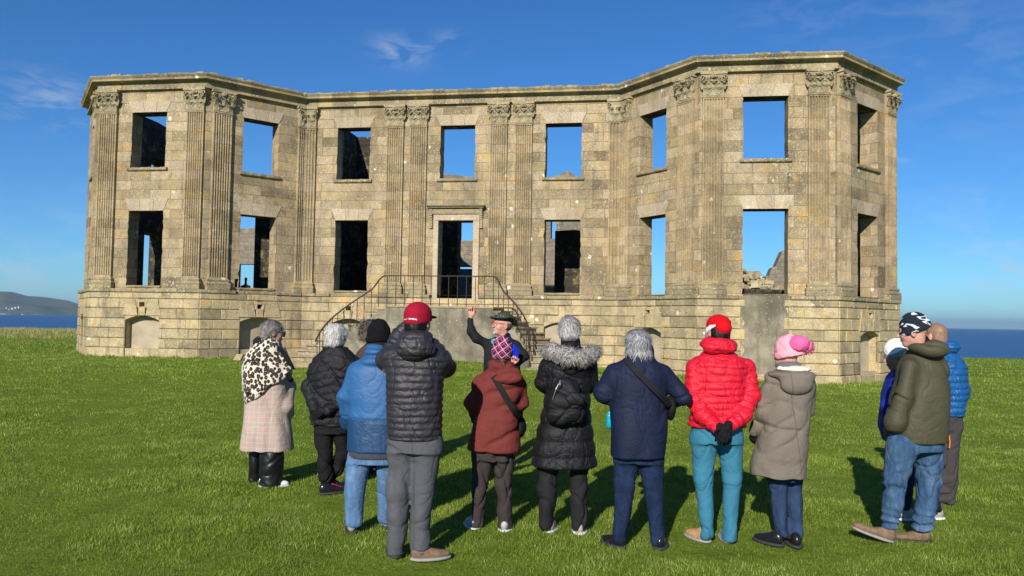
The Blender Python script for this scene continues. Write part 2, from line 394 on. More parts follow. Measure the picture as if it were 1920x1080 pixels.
def capital(k, s0, s1, d, zb, zt, half=0):
    """half: 0 full, -1 only keeps the left side up to a fold, +1 right side"""
    mb = MB(); P = FR[k]; c = (s0+s1)/2; w = s1-s0; H = zt-zb; t = .5
    # bell, slightly flaring, as a stack
    lv = [(0, 0, .012), (.03, .012, .03), (.06, .0, .015), (.45, .0, .015), (.72, .02, .04), (.86, .05, .075)]
    for i in range(len(lv)-1):
        (a, wa, da), (b, wb, db_) = lv[i], lv[i+1]
        za, zb_ = zb+a*H, zb+b*H
        q = [(s0-wa, d+da, za), (s1+wa, d+da, za), (s1+wb, d+db_, zb_), (s0-wb, d+db_, zb_)]
        mb.face([P(*v) for v in q], [(v[0]+k*9, v[2]) for v in q], 0, t)
        mb.face([P(s0-wa, -.02, za), P(s0-wa, d+da, za), P(s0-wb, d+db_, zb_), P(s0-wb, -.02, zb_)], None, 0, t)
        mb.face([P(s1+wa, d+da, za), P(s1+wa, -.02, za), P(s1+wb, -.02, zb_), P(s1+wb, d+db_, zb_)], None, 0, t)
    full = half == 0
    n1 = 2 if full else 1
    jit = lambda: float(RNG.uniform(-.012, .012))
    # lower row, upper row
    xs = [c-w*.27, c+w*.27] if full else [c]
    for x in xs: leaf(mb, P, x+jit(), d+.01, zb+.07*H, w*(.36 if full else .6), H*.30, .055, .3)
    xs = [c-w*.48, c, c+w*.48] if full else [c-w*.3, c+w*.3]
    for i, x in enumerate(xs): leaf(mb, P, x+jit(), d+.02, zb+.28*H, w*.30, H*.36, .10, .4, lean=jit())
    # caulicoles
    for x in ([c-w*.24, c+w*.24] if full else []): leaf(mb, P, x, d+.03, zb+.5*H, w*.16, H*.26, .06, .45)
    # scrolls
    sd = []
    if full or half < 0: sd.append((s0-.035, -1))
    if full or half > 0: sd.append((s1+.035, 1))
    for x, sg in sd:
        volute(mb, P, x-sg*.01, d+.06, zt-.25*H, .07, sg, .45)
        volute(mb, P, x-sg*.01, d+.02, zt-.25*H, .06, sg, .45)
        leaf(mb, P, x-sg*.06, d+.04, zb+.45*H, w*.2, H*.30, .08, .4, lean=sg*.05)
    if full:
        volute(mb, P, c-.05, d+.055, zt-.22*H, .045, 1, .5); volute(mb, P, c+.05, d+.055, zt-.22*H, .045, -1, .5)
        for i in range(7):
            a = i/7*6.283
            box(mb, P, c-.022+.038*math.cos(a), c+.022+.038*math.cos(a), d+.05, d+.145+jit(), zt-.13+.038*math.sin(a)-.02, zt-.13+.038*math.sin(a)+.02, t=.55, bev=.012)
    # abacus with concave sides
    n = 8 if full else 4; e0, e1 = (s0-.085 if (full or half < 0) else s0), (s1+.085 if (full or half > 0) else s1)
    za, zt2 = zt-.085, zt-.002
    for i in range(n):
        a, b = i/n, (i+1)/n; f = lambda u: d+.135-.05*math.sin(u*math.pi) if full else d+.11
        q = [(e0+(e1-e0)*a, f(a), za), (e0+(e1-e0)*b, f(b), za), (e0+(e1-e0)*b, f(b)+.012, zt2), (e0+(e1-e0)*a, f(a)+.012, zt2)]
        mb.face([P(*v) for v in q], None, 0, .55)
        mb.face([P(q[0][0], -.02, za), P(q[1][0], -.02, za), P(*q[1]), P(*q[0])][::1], None, 0, .4)
    mb.face([P(e0, -.02, za), P(e0, d+.135, za), P(e0, d+.147, zt2), P(e0, -.02, zt2)], None, 0, .5)
    mb.face([P(e1, d+.135, za), P(e1, -.02, za), P(e1, -.02, zt2), P(e1, d+.147, zt2)], None, 0, .5)
    return mb
def pilaster(k, s0, s1, half=0, z0=2.93, z1=8.47, nf=7, m=None):
    P = FR[k]; d = .10; mb = MB(); w = s1-s0; uo = 17.3*k+.3*s0
    if half: nf = 3
    prof = [(s0, 0.), (s0, d)] ; fw = (w-.05)/(nf+.0); x = s0+.025
    for i in range(nf):
        a = x+fw*.16; b = x+fw*.84
        prof.append((a, d))
        for q in (.12, .5, .88): prof.append((a+(b-a)*q, d-.055*math.sin(q*math.pi)**.6))
        prof.append((b, d)); x += fw
    prof += [(s1, d), (s1, 0.)]
    zs = [z0, z0+.06, z1-.09, z1-.05, z1]
    for i in range(len(prof)-1):
        a, b = prof[i], prof[i+1]
        for j in range(1):
            mb.face([P(a[0], a[1], z0+.05), P(b[0], b[1], z0+.05), P(b[0], b[1], z1-.07), P(a[0], a[1], z1-.07)], [(a[0]+uo, z0), (b[0]+uo, z0), (b[0]+uo, z1), (a[0]+uo, z1)])
    box(mb, P, s0, s1, 0, d, z1-.07, z1, uo=uo, t=.5); box(mb, P, s0-.015, s1+.015, 0, d+.022, z1-.03, z1+.012, uo=uo)
    box(mb, P, s0, s1, 0, d, z0-.02, z0+.05, uo=uo)
    o = own(mb.build('pilaster', PILST))
    cb = capital(k, s0, s1, d, z1+.012, 9.2, half).build('capital', CAPST); cb.parent = o
    b = MB(); L = -.085 if half <= 0 else 0; R = .085 if half >= 0 else 0
    l = lambda e: s0-e if half <= 0 else s0
    r = lambda e: s1+e if half >= 0 else s1
    box(b, P, l(.085), r(.085), 0, d+.095, 2.55, 2.70, bev=.012, t=.4)
    prev = None
    for (e, z) in ((.075, 2.702), (.088, 2.73), (.088, 2.765), (.07, 2.79), (.042, 2.80), (.036, 2.83), (.05, 2.85), (.056, 2.875), (.046, 2.90), (.02, 2.912), (.0, 2.94)):
        if prev:
            e0, zz = prev
            q = [(l(e0), d+e0, zz), (r(e0), d+e0, zz), (r(e), d+e, z), (l(e), d+e, z)]
            b.face([P(*v) for v in q], None, 0, .45)
            b.face([P(l(e0), 0, zz), P(l(e0), d+e0, zz), P(l(e), d+e, z), P(l(e), 0, z)], None, 0, .45)
            b.face([P(r(e0), d+e0, zz), P(r(e0), 0, zz), P(r(e), 0, z), P(r(e), d+e, z)], None, 0, .45)
        prev = (e, z)
    bo = b.build('pilaster_base', CORN); bo.parent = o
    return o
fw = .12*TN
for (k, a, b, h) in [(0, 3.0, 3.62, 0), (1, .05, .68, 0), (1, 3.225, 3.83, 0), (2, .21, .82, 0), (2, 3.20, LEN[2]-.1*TN, -1), (3, .1*TN, .41, 1), (3, 3.035, 3.636, 0), (3, 3.878, 4.48, 0),
                     (3, 6.725, 7.32, 0), (3, 7.597, 8.185, 0), (3, 10.80, LEN[3]-.1*TN, -1), (4, .1*TN, .50, 1), (4, 2.70, 3.32, 0), (5, .09, .70, 0), (5, 3.105, 3.71, 0), (6, .12, .73, 0), (6, 3.10, 3.7, 0)]:
    pilaster(k, a, b, h)

# --- entablature: architrave, frieze, corona; one mitred sweep round all seven faces
def sweep(prof, name, m, zj=0., t=.5, thick_back=-TH, cols=None):
    mb = MB()
    for k in range(7):
        P = FR[k]; n = max(6, int(LEN[k]/.45))
        for i in range(len(prof)-1):
            (d0, z0), (d1, z1) = prof[i], prof[i+1]
            a0, a1 = ends(k, d0); b0, b1 = ends(k, d1)
            for j in range(n):
                u, v = j/n, (j+1)/n
                rr = np.random.default_rng(int(1000*k+j)); tt = float(rr.uniform(.1, .95))
                za = zj*math.sin(j*2.1+k*3)*(1 if i >= len(prof)-4 else 0); zb = zj*math.sin((j+1)*2.1+k*3)*(1 if i >= len(prof)-4 else 0)
                if j == 0: za = 0
                if j == n-1: zb = 0
                q = [(a0+(a1-a0)*u, d0, z0), (a0+(a1-a0)*v, d0, z0), (b0+(b1-b0)*v, d1, z1+zb), (b0+(b1-b0)*u, d1, z1+za)]
                if i >= len(prof)-3: q[0] = (q[0][0], d0, z0+za); q[1] = (q[1][0], d0, z0+zb)
                mb.face([P(*w) for w in q], [(w[0]+k*17.3, w[1]+w[2]) for w in q], 0, tt)
    # closing ends
    for k, e in ((0, 0), (6, 1)):
        P = FR[k]; q = [P(ends(k, d)[e], d, z) for d, z in prof]
        mb.face(q if e else q[::-1], None, 0, .5)
    return own(mb.build(name, m))
sweep([(-TH, 9.2), (.125, 9.2), (.125, 9.235), (.10, 9.245), (.10, 9.42), (-TH, 9.42)], 'frieze', CORN)
sweep([(-TH, 9.421), (.11, 9.421), (.15, 9.435), (.16, 9.455), (.30, 9.465), (.30, 9.535), (.315, 9.545), (.355, 9.60), (.36, 9.628), (.30, 9.65), (-.2, 9.70), (-TH, 9.66), (-TH, 9.421)], 'cornice', CORN, zj=.008)
# moss and broken bits along the top of the cornice
mb = MB()
for i in range(260):
    k = int(RNG.choice(7, p=np.array(LEN)/sum(LEN))); s = RNG.uniform(0, LEN[k]); d = RNG.uniform(.1, .3); w = RNG.uniform(.05, .28); h = RNG.uniform(.01, .045)
    box(mb, FR[k], s-w/2, s+w/2, d-.05, d+.04, 9.62, 9.655+h, bev=.009, t=float(RNG.uniform(0, .5)))
own(mb.build('cornice_debris', CAPST))

# --- rusticated basement
NICHE = {1: (1.30, 2.52), 2: (1.27, 2.60), 3: (1.2, 2.42), 4: (.98, 2.10), 6: (1.18, 2.35), 0: (1.3, 2.4)}
def ground_z(x, y):
    ctrl = [(-14, 25.6, .27), (-10, 25, .29), (-7.5, 26.5, .25), (-6.4, 23.6, .15), (-2.2, 24.3, .42), (-2.6, 22.5, .22), (1.2, 23, .24), (2.8, 25.5, .16), (5.4, 22.5, .1), (9.5, 21.9, .0), (12.5, 24.3, -.03),
            (-20, 27, .25), (0, 12, .0), (-8, 15, .02), (8, 14, .0), (0, 5, 0), (-5, 7, 0), (5, 7, 0), (0, -10, 0), (-15, 15, .05), (15, 15, -.03), (-30, 45, .18), (-45, 60, .2), (20, 35, -.05), (32, 46, -.1), (0, 40, .8), (-30, 20, .2), (30, 20, -.05), (40, 46, -.16), (-12, 8, 0), (12, 8, 0)]
    x = np.asarray(x, float); y = np.asarray(y, float); num = 0; den = 0
    for cx, cy, cz in ctrl:
        w = 1/((x-cx)**2+(y-cy)**2+.6)**1.6; num = num+w*cz; den = den+w
    return num/den
ROWS = [-.3, .27, .60, .915, 1.245, 1.565, 1.905, 2.225, 2.43]
for k in range(7):
    mb = MB(); P = FR[k]; nc = NICHE.get(k)
    if k == 3: niches = [(1.2, 2.42), (8.7, 9.85)]
    elif k == 5: niches = []
    else: niches = [nc]
    zn = (.575, 1.67) if k < 4 else (.33, 1.56)
    holes = [(a, b, zn[0], zn[1]) for a, b in niches]
    vents = [((a+b)/2-.085, (a+b)/2+.085, 1.96, 2.10) for a, b in niches]
    a, b = ends(k, .10); c, e = ends(k, -TH)
    wall_mesh(mb, P, a, b, c, e, -.4, 2.43, holes+(vents if k != 3 else vents[:1]), .10, -TH, 31*k, 0, 0)
    for r in range(len(ROWS)-1):
        z0, z1 = ROWS[r], ROWS[r+1]; dd = .165 if r else .215
        a, b = ends(k, dd-.03); x = a; off = (r % 2)*.4; segs = []
        ph = a+.35+off*.8+float(RNG.uniform(0, .15))
        cuts = [a]
        while ph < b-.3: cuts.append(ph); ph += float(RNG.uniform(.55, 1.12))
        cuts.append(b)
        for i in range(len(cuts)-1):
            s0, s1 = cuts[i], cuts[i+1]; t = float(RNG.uniform(0, 1))
            pieces = [(s0, s1)]
            for (ha, hb, ze0, ze1) in [(h[0], h[1], h[2], h[3]) for h in holes]+([(h[0]-.02, h[1]+.02, h[2], h[3]) for h in vents]):
                if z1 > ze0+.02 and z0 < ze1-.02:
                    np_ = []
                    for (u, v) in pieces:
                        if v <= ha or u >= hb: np_.append((u, v))
                        else:
                            if u < ha-.03: np_.append((u, ha))
                            if v > hb+.03: np_.append((hb, v))
                    pieces = np_
            if k == 5 and z0 > .1: # cement filled gap under the tall window
                np_ = []; g0 = 1.2+(.12 if r % 3 == 1 else 0); g1 = 2.54-(.12 if r % 2 else 0)
                for (u, v) in pieces:
                    if v <= g0 or u >= g1: np_.append((u, v))
                    else:
                        if u < g0-.05: np_.append((u, g0))
                        if v > g1+.05: np_.append((g1, v))
                pieces = np_
            for (u, v) in pieces:
                if k == 3 and u > 6.5 and .9 < z0 < 2.1: t = t*.5
                box(mb, P, u, v, .05, dd+float(RNG.uniform(-.006, .006)), z0+.006, z1-.006, t=t, bev=.022, uo=31*k, back=False)
    o = own(mb.build('basement_wall', PLINTH)); o['label'] = 'rusticated basement of the '+segname[k]
    # top ledge
    if k == 5: spans = [(ends(k, .2)[0], 1.15), (2.6, ends(k, .2)[1])]
    elif k == 2: spans = [(ends(k, .2)[0], 1.10), (2.5, ends(k, .2)[1])]
    elif k == 3: spans = [(ends(k, .2)[0], 1.1), (2.45, 4.72), (6.42, ends(k, .2)[1])]
    else: spans = [ends(k, .2)]
    for (u, v) in spans:
        lb = MB(); n = max(2, int((v-u)/.7)); xs = np.linspace(u, v, n+1)
        for i in range(n): box(lb, P, xs[i]+.003, xs[i+1]-.003, -.02, .205+float(RNG.uniform(-.008, .004)), 2.43+.004, 2.548, bev=.02, t=float(RNG.uniform(.1, .8)))
        own(lb.build('string_course', CORN))
    for (u, v) in ([(1.15, 2.6)] if k == 5 else [(1.1, 2.5)] if k == 2 else [(1.1, 2.45)] if k == 3 else []):
        lb = MB(); box(lb, P, u, v, -.02, .12, 2.432, 2.548, bev=.02, t=.3); own(lb.build('string_course', CORN))
    for j, (ha, hb, z0, z1) in enumerate(holes):
        nb = MB(); box(nb, P, ha-.01, hb+.01, -.30, -.17 if j == 0 else .0, z0-.05, z1+.05); own(nb.build('niche_panel', PLASTER))
        # segmental arch with voussoirs closing the top corners
        ab = MB(); rise = .16; n = 12; c = (ha+hb)/2; hw = (hb-ha)/2; zt = z1+.02
        arc = [(c+hw*math.cos(math.pi*(1-i/n)), z1-rise+rise*math.sin(math.pi*i/n)) for i in range(n+1)]
        arc = [(ha+(hb-ha)*i/n, z1-rise+rise*(1-(2*i/n-1)**2)) for i in range(n+1)]
        for i in range(n):
            q = [arc[i], arc[i+1], (arc[i+1][0], zt), (arc[i][0], zt)]
            ab.face([P(x, .155, z) for x, z in q], [(x, z) for x, z in q], 0, .45)
            ab.face([P(arc[i][0], .155, arc[i][1]), P(arc[i][0], -.17, arc[i][1]), P(arc[i+1][0], -.17, arc[i+1][1]), P(arc[i+1][0], .155, arc[i+1][1])], None, 0, .4)
        own(ab.build('niche_arch', PLINTH))
        if not (k == 3 and j == 1):
            vb = MB(); w0, w1 = hb-ha+.12, hb-ha+.02; xs0 = np.linspace(ha-.06, hb+.06, 4); ztop = 2.20; mid = .5
            xa = [ha-.10, c-.13, c+.13, hb+.10]; xb = [ha-.02+.0, c-.24, c+.24, hb+.02]
            for i in range(3):
                g = .012; q = [(xa[i]+g, z1+.0), (xa[i+1]-g, z1+.0), (xb[i+1]-g if i != 2 else hb-.05, ztop), (xb[i]+g if i else ha+.05, ztop)]
                t = .35+.2*i
                mm = [(.5*(q[0][0]+q[1][0]), 2.03)]
                if i == 1: # keystone with a small square vent
                    vw = .095
                    for (u0, u1, y0, y1) in ((q[0][0], q[1][0], z1, 1.955), (q[0][0]-.03, c-vw, 1.955, 2.105), (c+vw, q[1][0]+.03, 1.955, 2.105), (q[3][0]+.02, q[2][0]-.02, 2.105, ztop)):
                        box(vb, P, u0, u1, .1, .185, y0, y1, t=t, bev=.006, back=False)
                else:
                    vb.face([P(x, .187, z) for x, z in q], [(x, z) for x, z in q], 0, t)
                    for a_ in range(4):
                        b_ = (a_+1) % 4; vb.face([P(q[a_][0], .1, q[a_][1]), P(q[b_][0], .1, q[b_][1]), P(q[b_][0], .187, q[b_][1]), P(q[a_][0], .187, q[a_][1])], None, 0, t)
            own(vb.build('arch_voussoirs', PLINTH))
# cement patch under the right bay's middle window
mb = MB(); P = FR[5]; n = 10
L_ = [1.185+RNG.uniform(-.02, .02)+(.13 if i % 3 == 1 else 0) for i in range(n+1)]; R_ = [2.535+RNG.uniform(-.02, .02)-(.1 if i % 2 else 0) for i in range(n+1)]
zz = np.linspace(-.1, 2.56, n+1)
for i in range(n):
    q = [(L_[i], zz[i]), (R_[i], zz[i]), (R_[i+1], zz[i+1]), (L_[i+1], zz[i+1])]
    mb.face([P(x, .148+.012*math.sin(z*3), z) for x, z in q], [(x, z) for x, z in q])
mb.face([P(L_[-1], .16, 2.56), P(R_[-1], .16, 2.56), P(R_[-1], -.3, 2.575), P(L_[-1], -.3, 2.575)])
own(mb.build('cement_patch', CEMENT))

# --- doorway: architrave, consoles and hood
mb = MB(); P = FR[3]
for (a, b, z0, z1) in ((4.775, 4.955, 2.12, 5.30), (6.185, 6.40, 2.12, 5.30)): box(mb, P, a, b, 0, .075, z0, z1, bev=.012, t=.7)
box(mb, P, 4.775, 6.40, 0, .079, 5.123, 5.34, bev=.012, t=.75); box(mb, P, 4.86, 6.30, 0, .095, 5.125, 5.19, bev=.012, t=.7)
ds = own(mb.build('door_surround', VOUSS))
mb = MB()
box(mb, P, 4.58, 6.56, 0, .20, 5.545, 5.60, bev=.02, t=.2); box(mb, P, 4.54, 6.60, 0, .25, 5.60, 5.65, bev=.02, t=.2); box(mb, P, 4.66, 6.50, 0, .12, 5.345, 5.518, bev=.01, t=.6)
o = mb.build('door_hood', CORN); o.parent = ds
for x in (4.64, 6.41):
    mb = MB()
    for i in range(9):
        a = i/9; dd = .17-.12*a**.6+.02*math.sin(a*9); box(mb, P, x, x+.10, 0, dd, 5.52-.66*(i+1)/9, 5.52-.66*i/9-.001, t=.4, bev=.006)
    o = mb.build('console', CAPST); o.parent = ds
# threshold and door-sill block below the opening
mb = MB(); box(mb, P, 4.7, 6.45, -.7, .13, 2.0, 2.19, bev=.01, t=.5); own(mb.build('doorstep', STEP))

# --- walls behind the front, roofless and broken: world-frame helper along the building's own axes
ux, uy = TAN[3], -NRM[3]
def GP(a, b, z):     # a along the front from the inner left corner, b metres behind the front
    p = PP[3]+ux*a+uy*b; return (p[0], p[1], z)
def solid(name, a0, a1, b0, b1, z0, tops, m, holes=(), parent=None, along='a', lab=None):
    """wall with uneven top; tops = heights spread along its length, holes=(u0,u1,z0,z1) through it"""
    mb = MB(); L = (a1-a0) if along == 'a' else (b1-b0); n = len(tops)-1
    us = sorted({i*L/n for i in range(n+1)} | {h[0] for h in holes} | {h[1] for h in holes})
    topf = lambda u: float(np.interp(u, np.linspace(0, L, n+1), tops))
    Q = (lambda u, w, z: GP(a0+u, (b0 if w == 0 else b1), z)) if along == 'a' else (lambda u, w, z: GP((a1 if w == 0 else a0), b0+u, z))
    tk = (b1-b0) if along == 'a' else (a1-a0)
    for i in range(len(us)-1):
        u0, u1 = us[i], us[i+1]
        if u1-u0 < 1e-5: continue
        zb = [(z0, None)]; hs = sorted([h for h in holes if h[0] <= u0+1e-6 and h[1] >= u1-1e-6], key=lambda h: h[2])
        lo = z0
        spans = []
        for h in hs:
            spans.append((lo, lo, h[2], h[2])); lo = h[3]
            for w, s in ((h[2], 1), (h[3], -1)):
                mb.face([Q(u0, 0, w), Q(u1, 0, w), Q(u1, 1, w), Q(u0, 1, w)][::s], [(u0, 0), (u1, 0), (u1, tk), (u0, tk)][::s])
        spans.append((lo, lo, topf(u0), topf(u1)))
        for (l0, l1, t0, t1) in spans:
            for w in (0, 1):
                q = [(u0, l0), (u1, l1), (u1, t1), (u0, t0)]
                mb.face([Q(u, w, z) for u, z in (q if w == 0 else q[::-1])], [(u+3*w, z) for u, z in (q if w == 0 else q[::-1])])
        mb.face([Q(u0, 0, topf(u0)), Q(u1, 0, topf(u1)), Q(u1, 1, topf(u1)), Q(u0, 1, topf(u0))], [(u0, 0), (u1, 0), (u1, tk), (u0, tk)])
    for u in (0, L): mb.face([Q(u, 0, z0), Q(u, 1, z0), Q(u, 1, topf(u)), Q(u, 0, topf(u))], [(0, z0), (tk, z0), (tk, topf(u)), (0, topf(u))])
    for h in holes:
        for u in (h[0], h[1]): mb.face([Q(u, 0, h[2]), Q(u, 1, h[2]), Q(u, 1, h[3]), Q(u, 0, h[3])], [(0, h[2]), (tk, h[2]), (tk, h[3]), (0, h[3])])
    o = own(mb.build(name, m))
    if lab: o['label'] = lab
    return o
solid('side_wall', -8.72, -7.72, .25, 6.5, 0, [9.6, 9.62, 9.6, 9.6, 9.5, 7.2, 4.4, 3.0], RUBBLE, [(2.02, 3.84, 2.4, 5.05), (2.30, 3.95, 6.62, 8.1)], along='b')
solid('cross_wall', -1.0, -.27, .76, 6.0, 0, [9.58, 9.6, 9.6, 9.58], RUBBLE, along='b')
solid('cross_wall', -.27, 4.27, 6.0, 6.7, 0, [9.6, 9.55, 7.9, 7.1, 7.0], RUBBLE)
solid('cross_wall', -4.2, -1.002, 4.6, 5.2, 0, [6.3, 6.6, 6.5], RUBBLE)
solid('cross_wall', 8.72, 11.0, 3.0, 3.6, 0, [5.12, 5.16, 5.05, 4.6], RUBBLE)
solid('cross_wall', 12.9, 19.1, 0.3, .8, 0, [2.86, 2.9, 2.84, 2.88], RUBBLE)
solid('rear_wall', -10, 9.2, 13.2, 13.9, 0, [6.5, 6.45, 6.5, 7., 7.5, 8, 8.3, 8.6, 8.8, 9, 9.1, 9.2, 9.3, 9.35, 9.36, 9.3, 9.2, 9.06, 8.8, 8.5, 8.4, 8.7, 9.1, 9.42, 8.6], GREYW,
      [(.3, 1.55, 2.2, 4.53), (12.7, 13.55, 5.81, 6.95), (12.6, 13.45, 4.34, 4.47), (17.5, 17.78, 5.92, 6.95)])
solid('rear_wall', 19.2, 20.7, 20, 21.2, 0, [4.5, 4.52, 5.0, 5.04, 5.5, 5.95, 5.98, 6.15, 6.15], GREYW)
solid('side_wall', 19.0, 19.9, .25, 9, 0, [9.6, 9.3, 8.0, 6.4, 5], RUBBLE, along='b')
mb = MB()
fl = [FR[k](ends(k, -TH+.02)[0] if k else 0.5, -TH+.02, 2.2) for k in range(7)]+[FR[6](3.4, -TH+.02, 2.2)]+[GP(19.1, 13, 2.2), GP(-9.8, 13, 2.2)]
mb.face(fl[::-1]); own(mb.build('ground_floor', simple('packed_earth', (.06, .055, .04), .95)))
# heap of fallen masonry seen through the tall window of the right bay
import bmesh
def rock_mesh(name, mat, n, placer, seed=1):
    r = np.random.default_rng(seed); mb = MB()
    for i in range(n):
        c, s = placer(r, i); M = Matrix.Rotation(r.uniform(0, 6), 3, 'Z') @ Matrix.Rotation(r.uniform(-.5, .5), 3, 'X')
        pts = [Vector((x*s[0]*r.uniform(.75, 1), y*s[1]*r.uniform(.75, 1), z*s[2]*r.uniform(.75, 1))) for x in (-1, 1) for y in (-1, 1) for z in (-1, 1)]
        pts = [M @ p+Vector(c) for p in pts]
        for f in ((0, 1, 3, 2), (4, 6, 7, 5), (0, 4, 5, 1), (2, 3, 7, 6), (0, 2, 6, 4), (1, 5, 7, 3)): mb.face([pts[j] for j in f], None, 0, float(r.uniform(0, 1)))
    return mb.build(name, mat)
def pl(r, i):
    a = 16.6+r.uniform(0, 3.2); h = 5.5-1.3*(a-17.0)/2.2; z = 2.6+max(.1, (h-2.6))*r.uniform(0, 1)**.7; x, y, _ = GP(a, 20+r.uniform(-.4, .8), 0)
    return (x, y, z), (r.uniform(.14, .36), r.uniform(.12, .3), r.uniform(.09, .24))
o = rock_mesh('rubble_heap', CAPST, 240, pl, 5); tag(o, 'heap of fallen masonry seen through the lower middle window of the right bay', 'rubble', kind='stuff')

# ------------------------------------------------------------------ horseshoe steps
stair = empty('stone_staircase', (-2.2, 25, .3), label='stone horseshoe steps with grey rendered landing below the doorway', cat='staircase')
def under(o, root): o.parent = root; o.matrix_parent_inverse = Matrix.Translation(-root.location); return o
P = FR[3]; S0, S1, DL, DE, ZL = 3.80, 7.30, 2.15, 3.35, 2.065
mb = MB(); n = 8
box(mb, P, S0, S1, .21, DL, .1, ZL-.004, uo=3)
under(mb.build('landing_block', CEMENT), stair)
mb = MB(); xs = np.linspace(S0-.02, S1+.02, 5)
for i in range(4): box(mb, P, xs[i]+.003, xs[i+1]-.003, .13, DL+.03, ZL-.002, ZL+.05, bev=.015, t=float(RNG.uniform(.2, .8)))
under(mb.build('landing_slab', STEP), stair)
NS = 11
def arc(sg, u, r):           # u 0 at the landing .. 1 at the foot ; r 0 inner, 1 outer
    a = u*math.pi/2; base = S0 if sg < 0 else S1
    ai, ao = (1.80, 2.78) if sg < 0 else (1.35, 2.32)
    bi, bo = DE-DL, DE-.95+.0
    A = ai+(ao-ai)*r; B = bi+(bo-bi)*r
    return base+sg*A*math.sin(a), DE-B*math.cos(a)
for sg in (-1, 1):
    mb = MB()
    for i in range(NS):
        z1 = ZL-.012-(i+.0)*(ZL-.22)/NS-.05; u0, u1 = i/NS, 1.0; u0 = max(0, i/NS); u1 = (i+1)/NS; m = 3
        for j in range(m):
            ua, ub = u0+(u1-u0)*j/m, u0+(u1-u0)*(j+1)/m+(.012 if j == m-1 else 0)
            q = [arc(sg, ua, 0), arc(sg, ub, 0), arc(sg, ub, 1), arc(sg, ua, 1)]
            tt = float(np.random.default_rng(i*7+(sg > 0)).uniform(.1, .9))
            top = [P(s, d, z1) for s, d in q]
            if sg < 0: top = top[::-1]
            mb.face(top, [(s, d) for s, d in q], 0, tt)
            for (e0, e1) in ((0, 1), (3, 2)):
                mb.face([P(*q[e0], -.2), P(*q[e1], -.2), P(*q[e1], z1), P(*q[e0], z1)], None, 1 if e0 == 0 else 0, tt)
            if j == m-1:
                # riser with nosing
                mb.face([P(*q[1], -.2), P(*q[2], -.2), P(*q[2], z1), P(*q[1], z1)], None, 0, tt*.8)
                nz = [arc(sg, ub, -.01), arc(sg, ub, 1.01), arc(sg, ub+.018, 1.01), arc(sg, ub+.018, -.01)]
                for (y0, y1) in ((z1-.04, z1+.004),):
                    mb.face([P(*v, y1) for v in nz], None, 0, tt); mb.face([P(*v, y0) for v in nz], None, 0, tt)
                    for a_ in range(4):
                        b_ = (a_+1) % 4; mb.face([P(*nz[a_], y0), P(*nz[b_], y0), P(*nz[b_], y1), P(*nz[a_], y1)], None, 0, tt)
    # bottom step slab and cheek against the wall
    mb.face([P(*v, .30) for v in (arc(sg, .97, -.1), arc(sg, .97, 1.05), arc(sg, 1.10, 1.05), arc(sg, 1.10, -.1))], None, 0, .5)
    q = [arc(sg, .97, -.1), arc(sg, .97, 1.05), arc(sg, 1.10, 1.05), arc(sg, 1.10, -.1)]
    for a_ in range(4): b_ = (a_+1) % 4; mb.face([P(*q[a_], -.1), P(*q[b_], -.1), P(*q[b_], .30), P(*q[a_], .30)], None, 0, .5)
    under(mb.build('curved_flight', [STEP, CEMENT]), stair)
# railing
def tube(mb, pts, r, n=6, m=0, t=.5, caps=True):
    pts = [Vector(p) for p in pts]; rings = []; pr = None
    for i, p in enumerate(pts):
        d = (pts[min(i+1, len(pts)-1)]-pts[max(i-1, 0)]).normalized(); u = d.cross(Vector((0, 0, 1)))
        u = Vector((1, 0, 0)) if u.length < .05 else u.normalized(); w = u.cross(d).normalized(); rr = r[i] if isinstance(r, (list, tuple)) else r
        rings.append([p+u*rr*math.cos(a*2*math.pi/n)+w*rr*math.sin(a*2*math.pi/n) for a in range(n)])
    for a, b in zip(rings, rings[1:]):
        for i in range(n): j = (i+1) % n; mb.face([a[i], a[j], b[j], b[i]], None, m, t)
    if caps: mb.face(rings[0][::-1], None, m, t); mb.face(rings[-1], None, m, t)
rail = empty('iron_railing', (-2.2, 24, 2.1), label='thin rusty iron handrail with upright bars along the curved steps and landing', cat='railing')
mb = MB(); zr = 3.08; path = [(S0+.03, DL-.02, zr), (S1-.0, DL-.02, zr)]
tube(mb, [P(*p) for p in path], .020)
bars = []
for s in np.linspace(S0+.03, S1, 13): bars.append((s, DL-.02, zr, ZL+.04))
for sg in (-1, 1):
    pts = []
    for i in range(0, 25):
        u = i/24; s, d = arc(sg, u, -.02 if i else 0); zz = ZL-u*(ZL-.22)+.84 if sg > 0 else ZL-u*(ZL-.22)+.86
        drop = .18*max(0, 1-u/.13)**.6
        if i == 0: zz = zr
        elif u < .17: zz = zz+(zr-zz)*(.5+.5*math.cos(u/.17*math.pi))
        pts.append((s, d, zz))
        if i % 2 == 0 and i: bars.append((s, d, zz, zz-.86))
        elif i % 3 == 1 and i > 1 and 0: pass
    e = pts[-1]; pts.append((e[0], e[1]+.12, e[2]-.07)); pts.append((e[0], e[1]+.14, e[2]-.13))
    tube(mb, [P(*p) for p in pts], .026)
under(mb.build('handrail', IRON), rail)
for (s, d, z1, z0) in bars:
    b = MB(); tube(b, [P(s, d, z0), P(s, d, z1)], .0125, 5); under(b.build('baluster', IRON), rail)

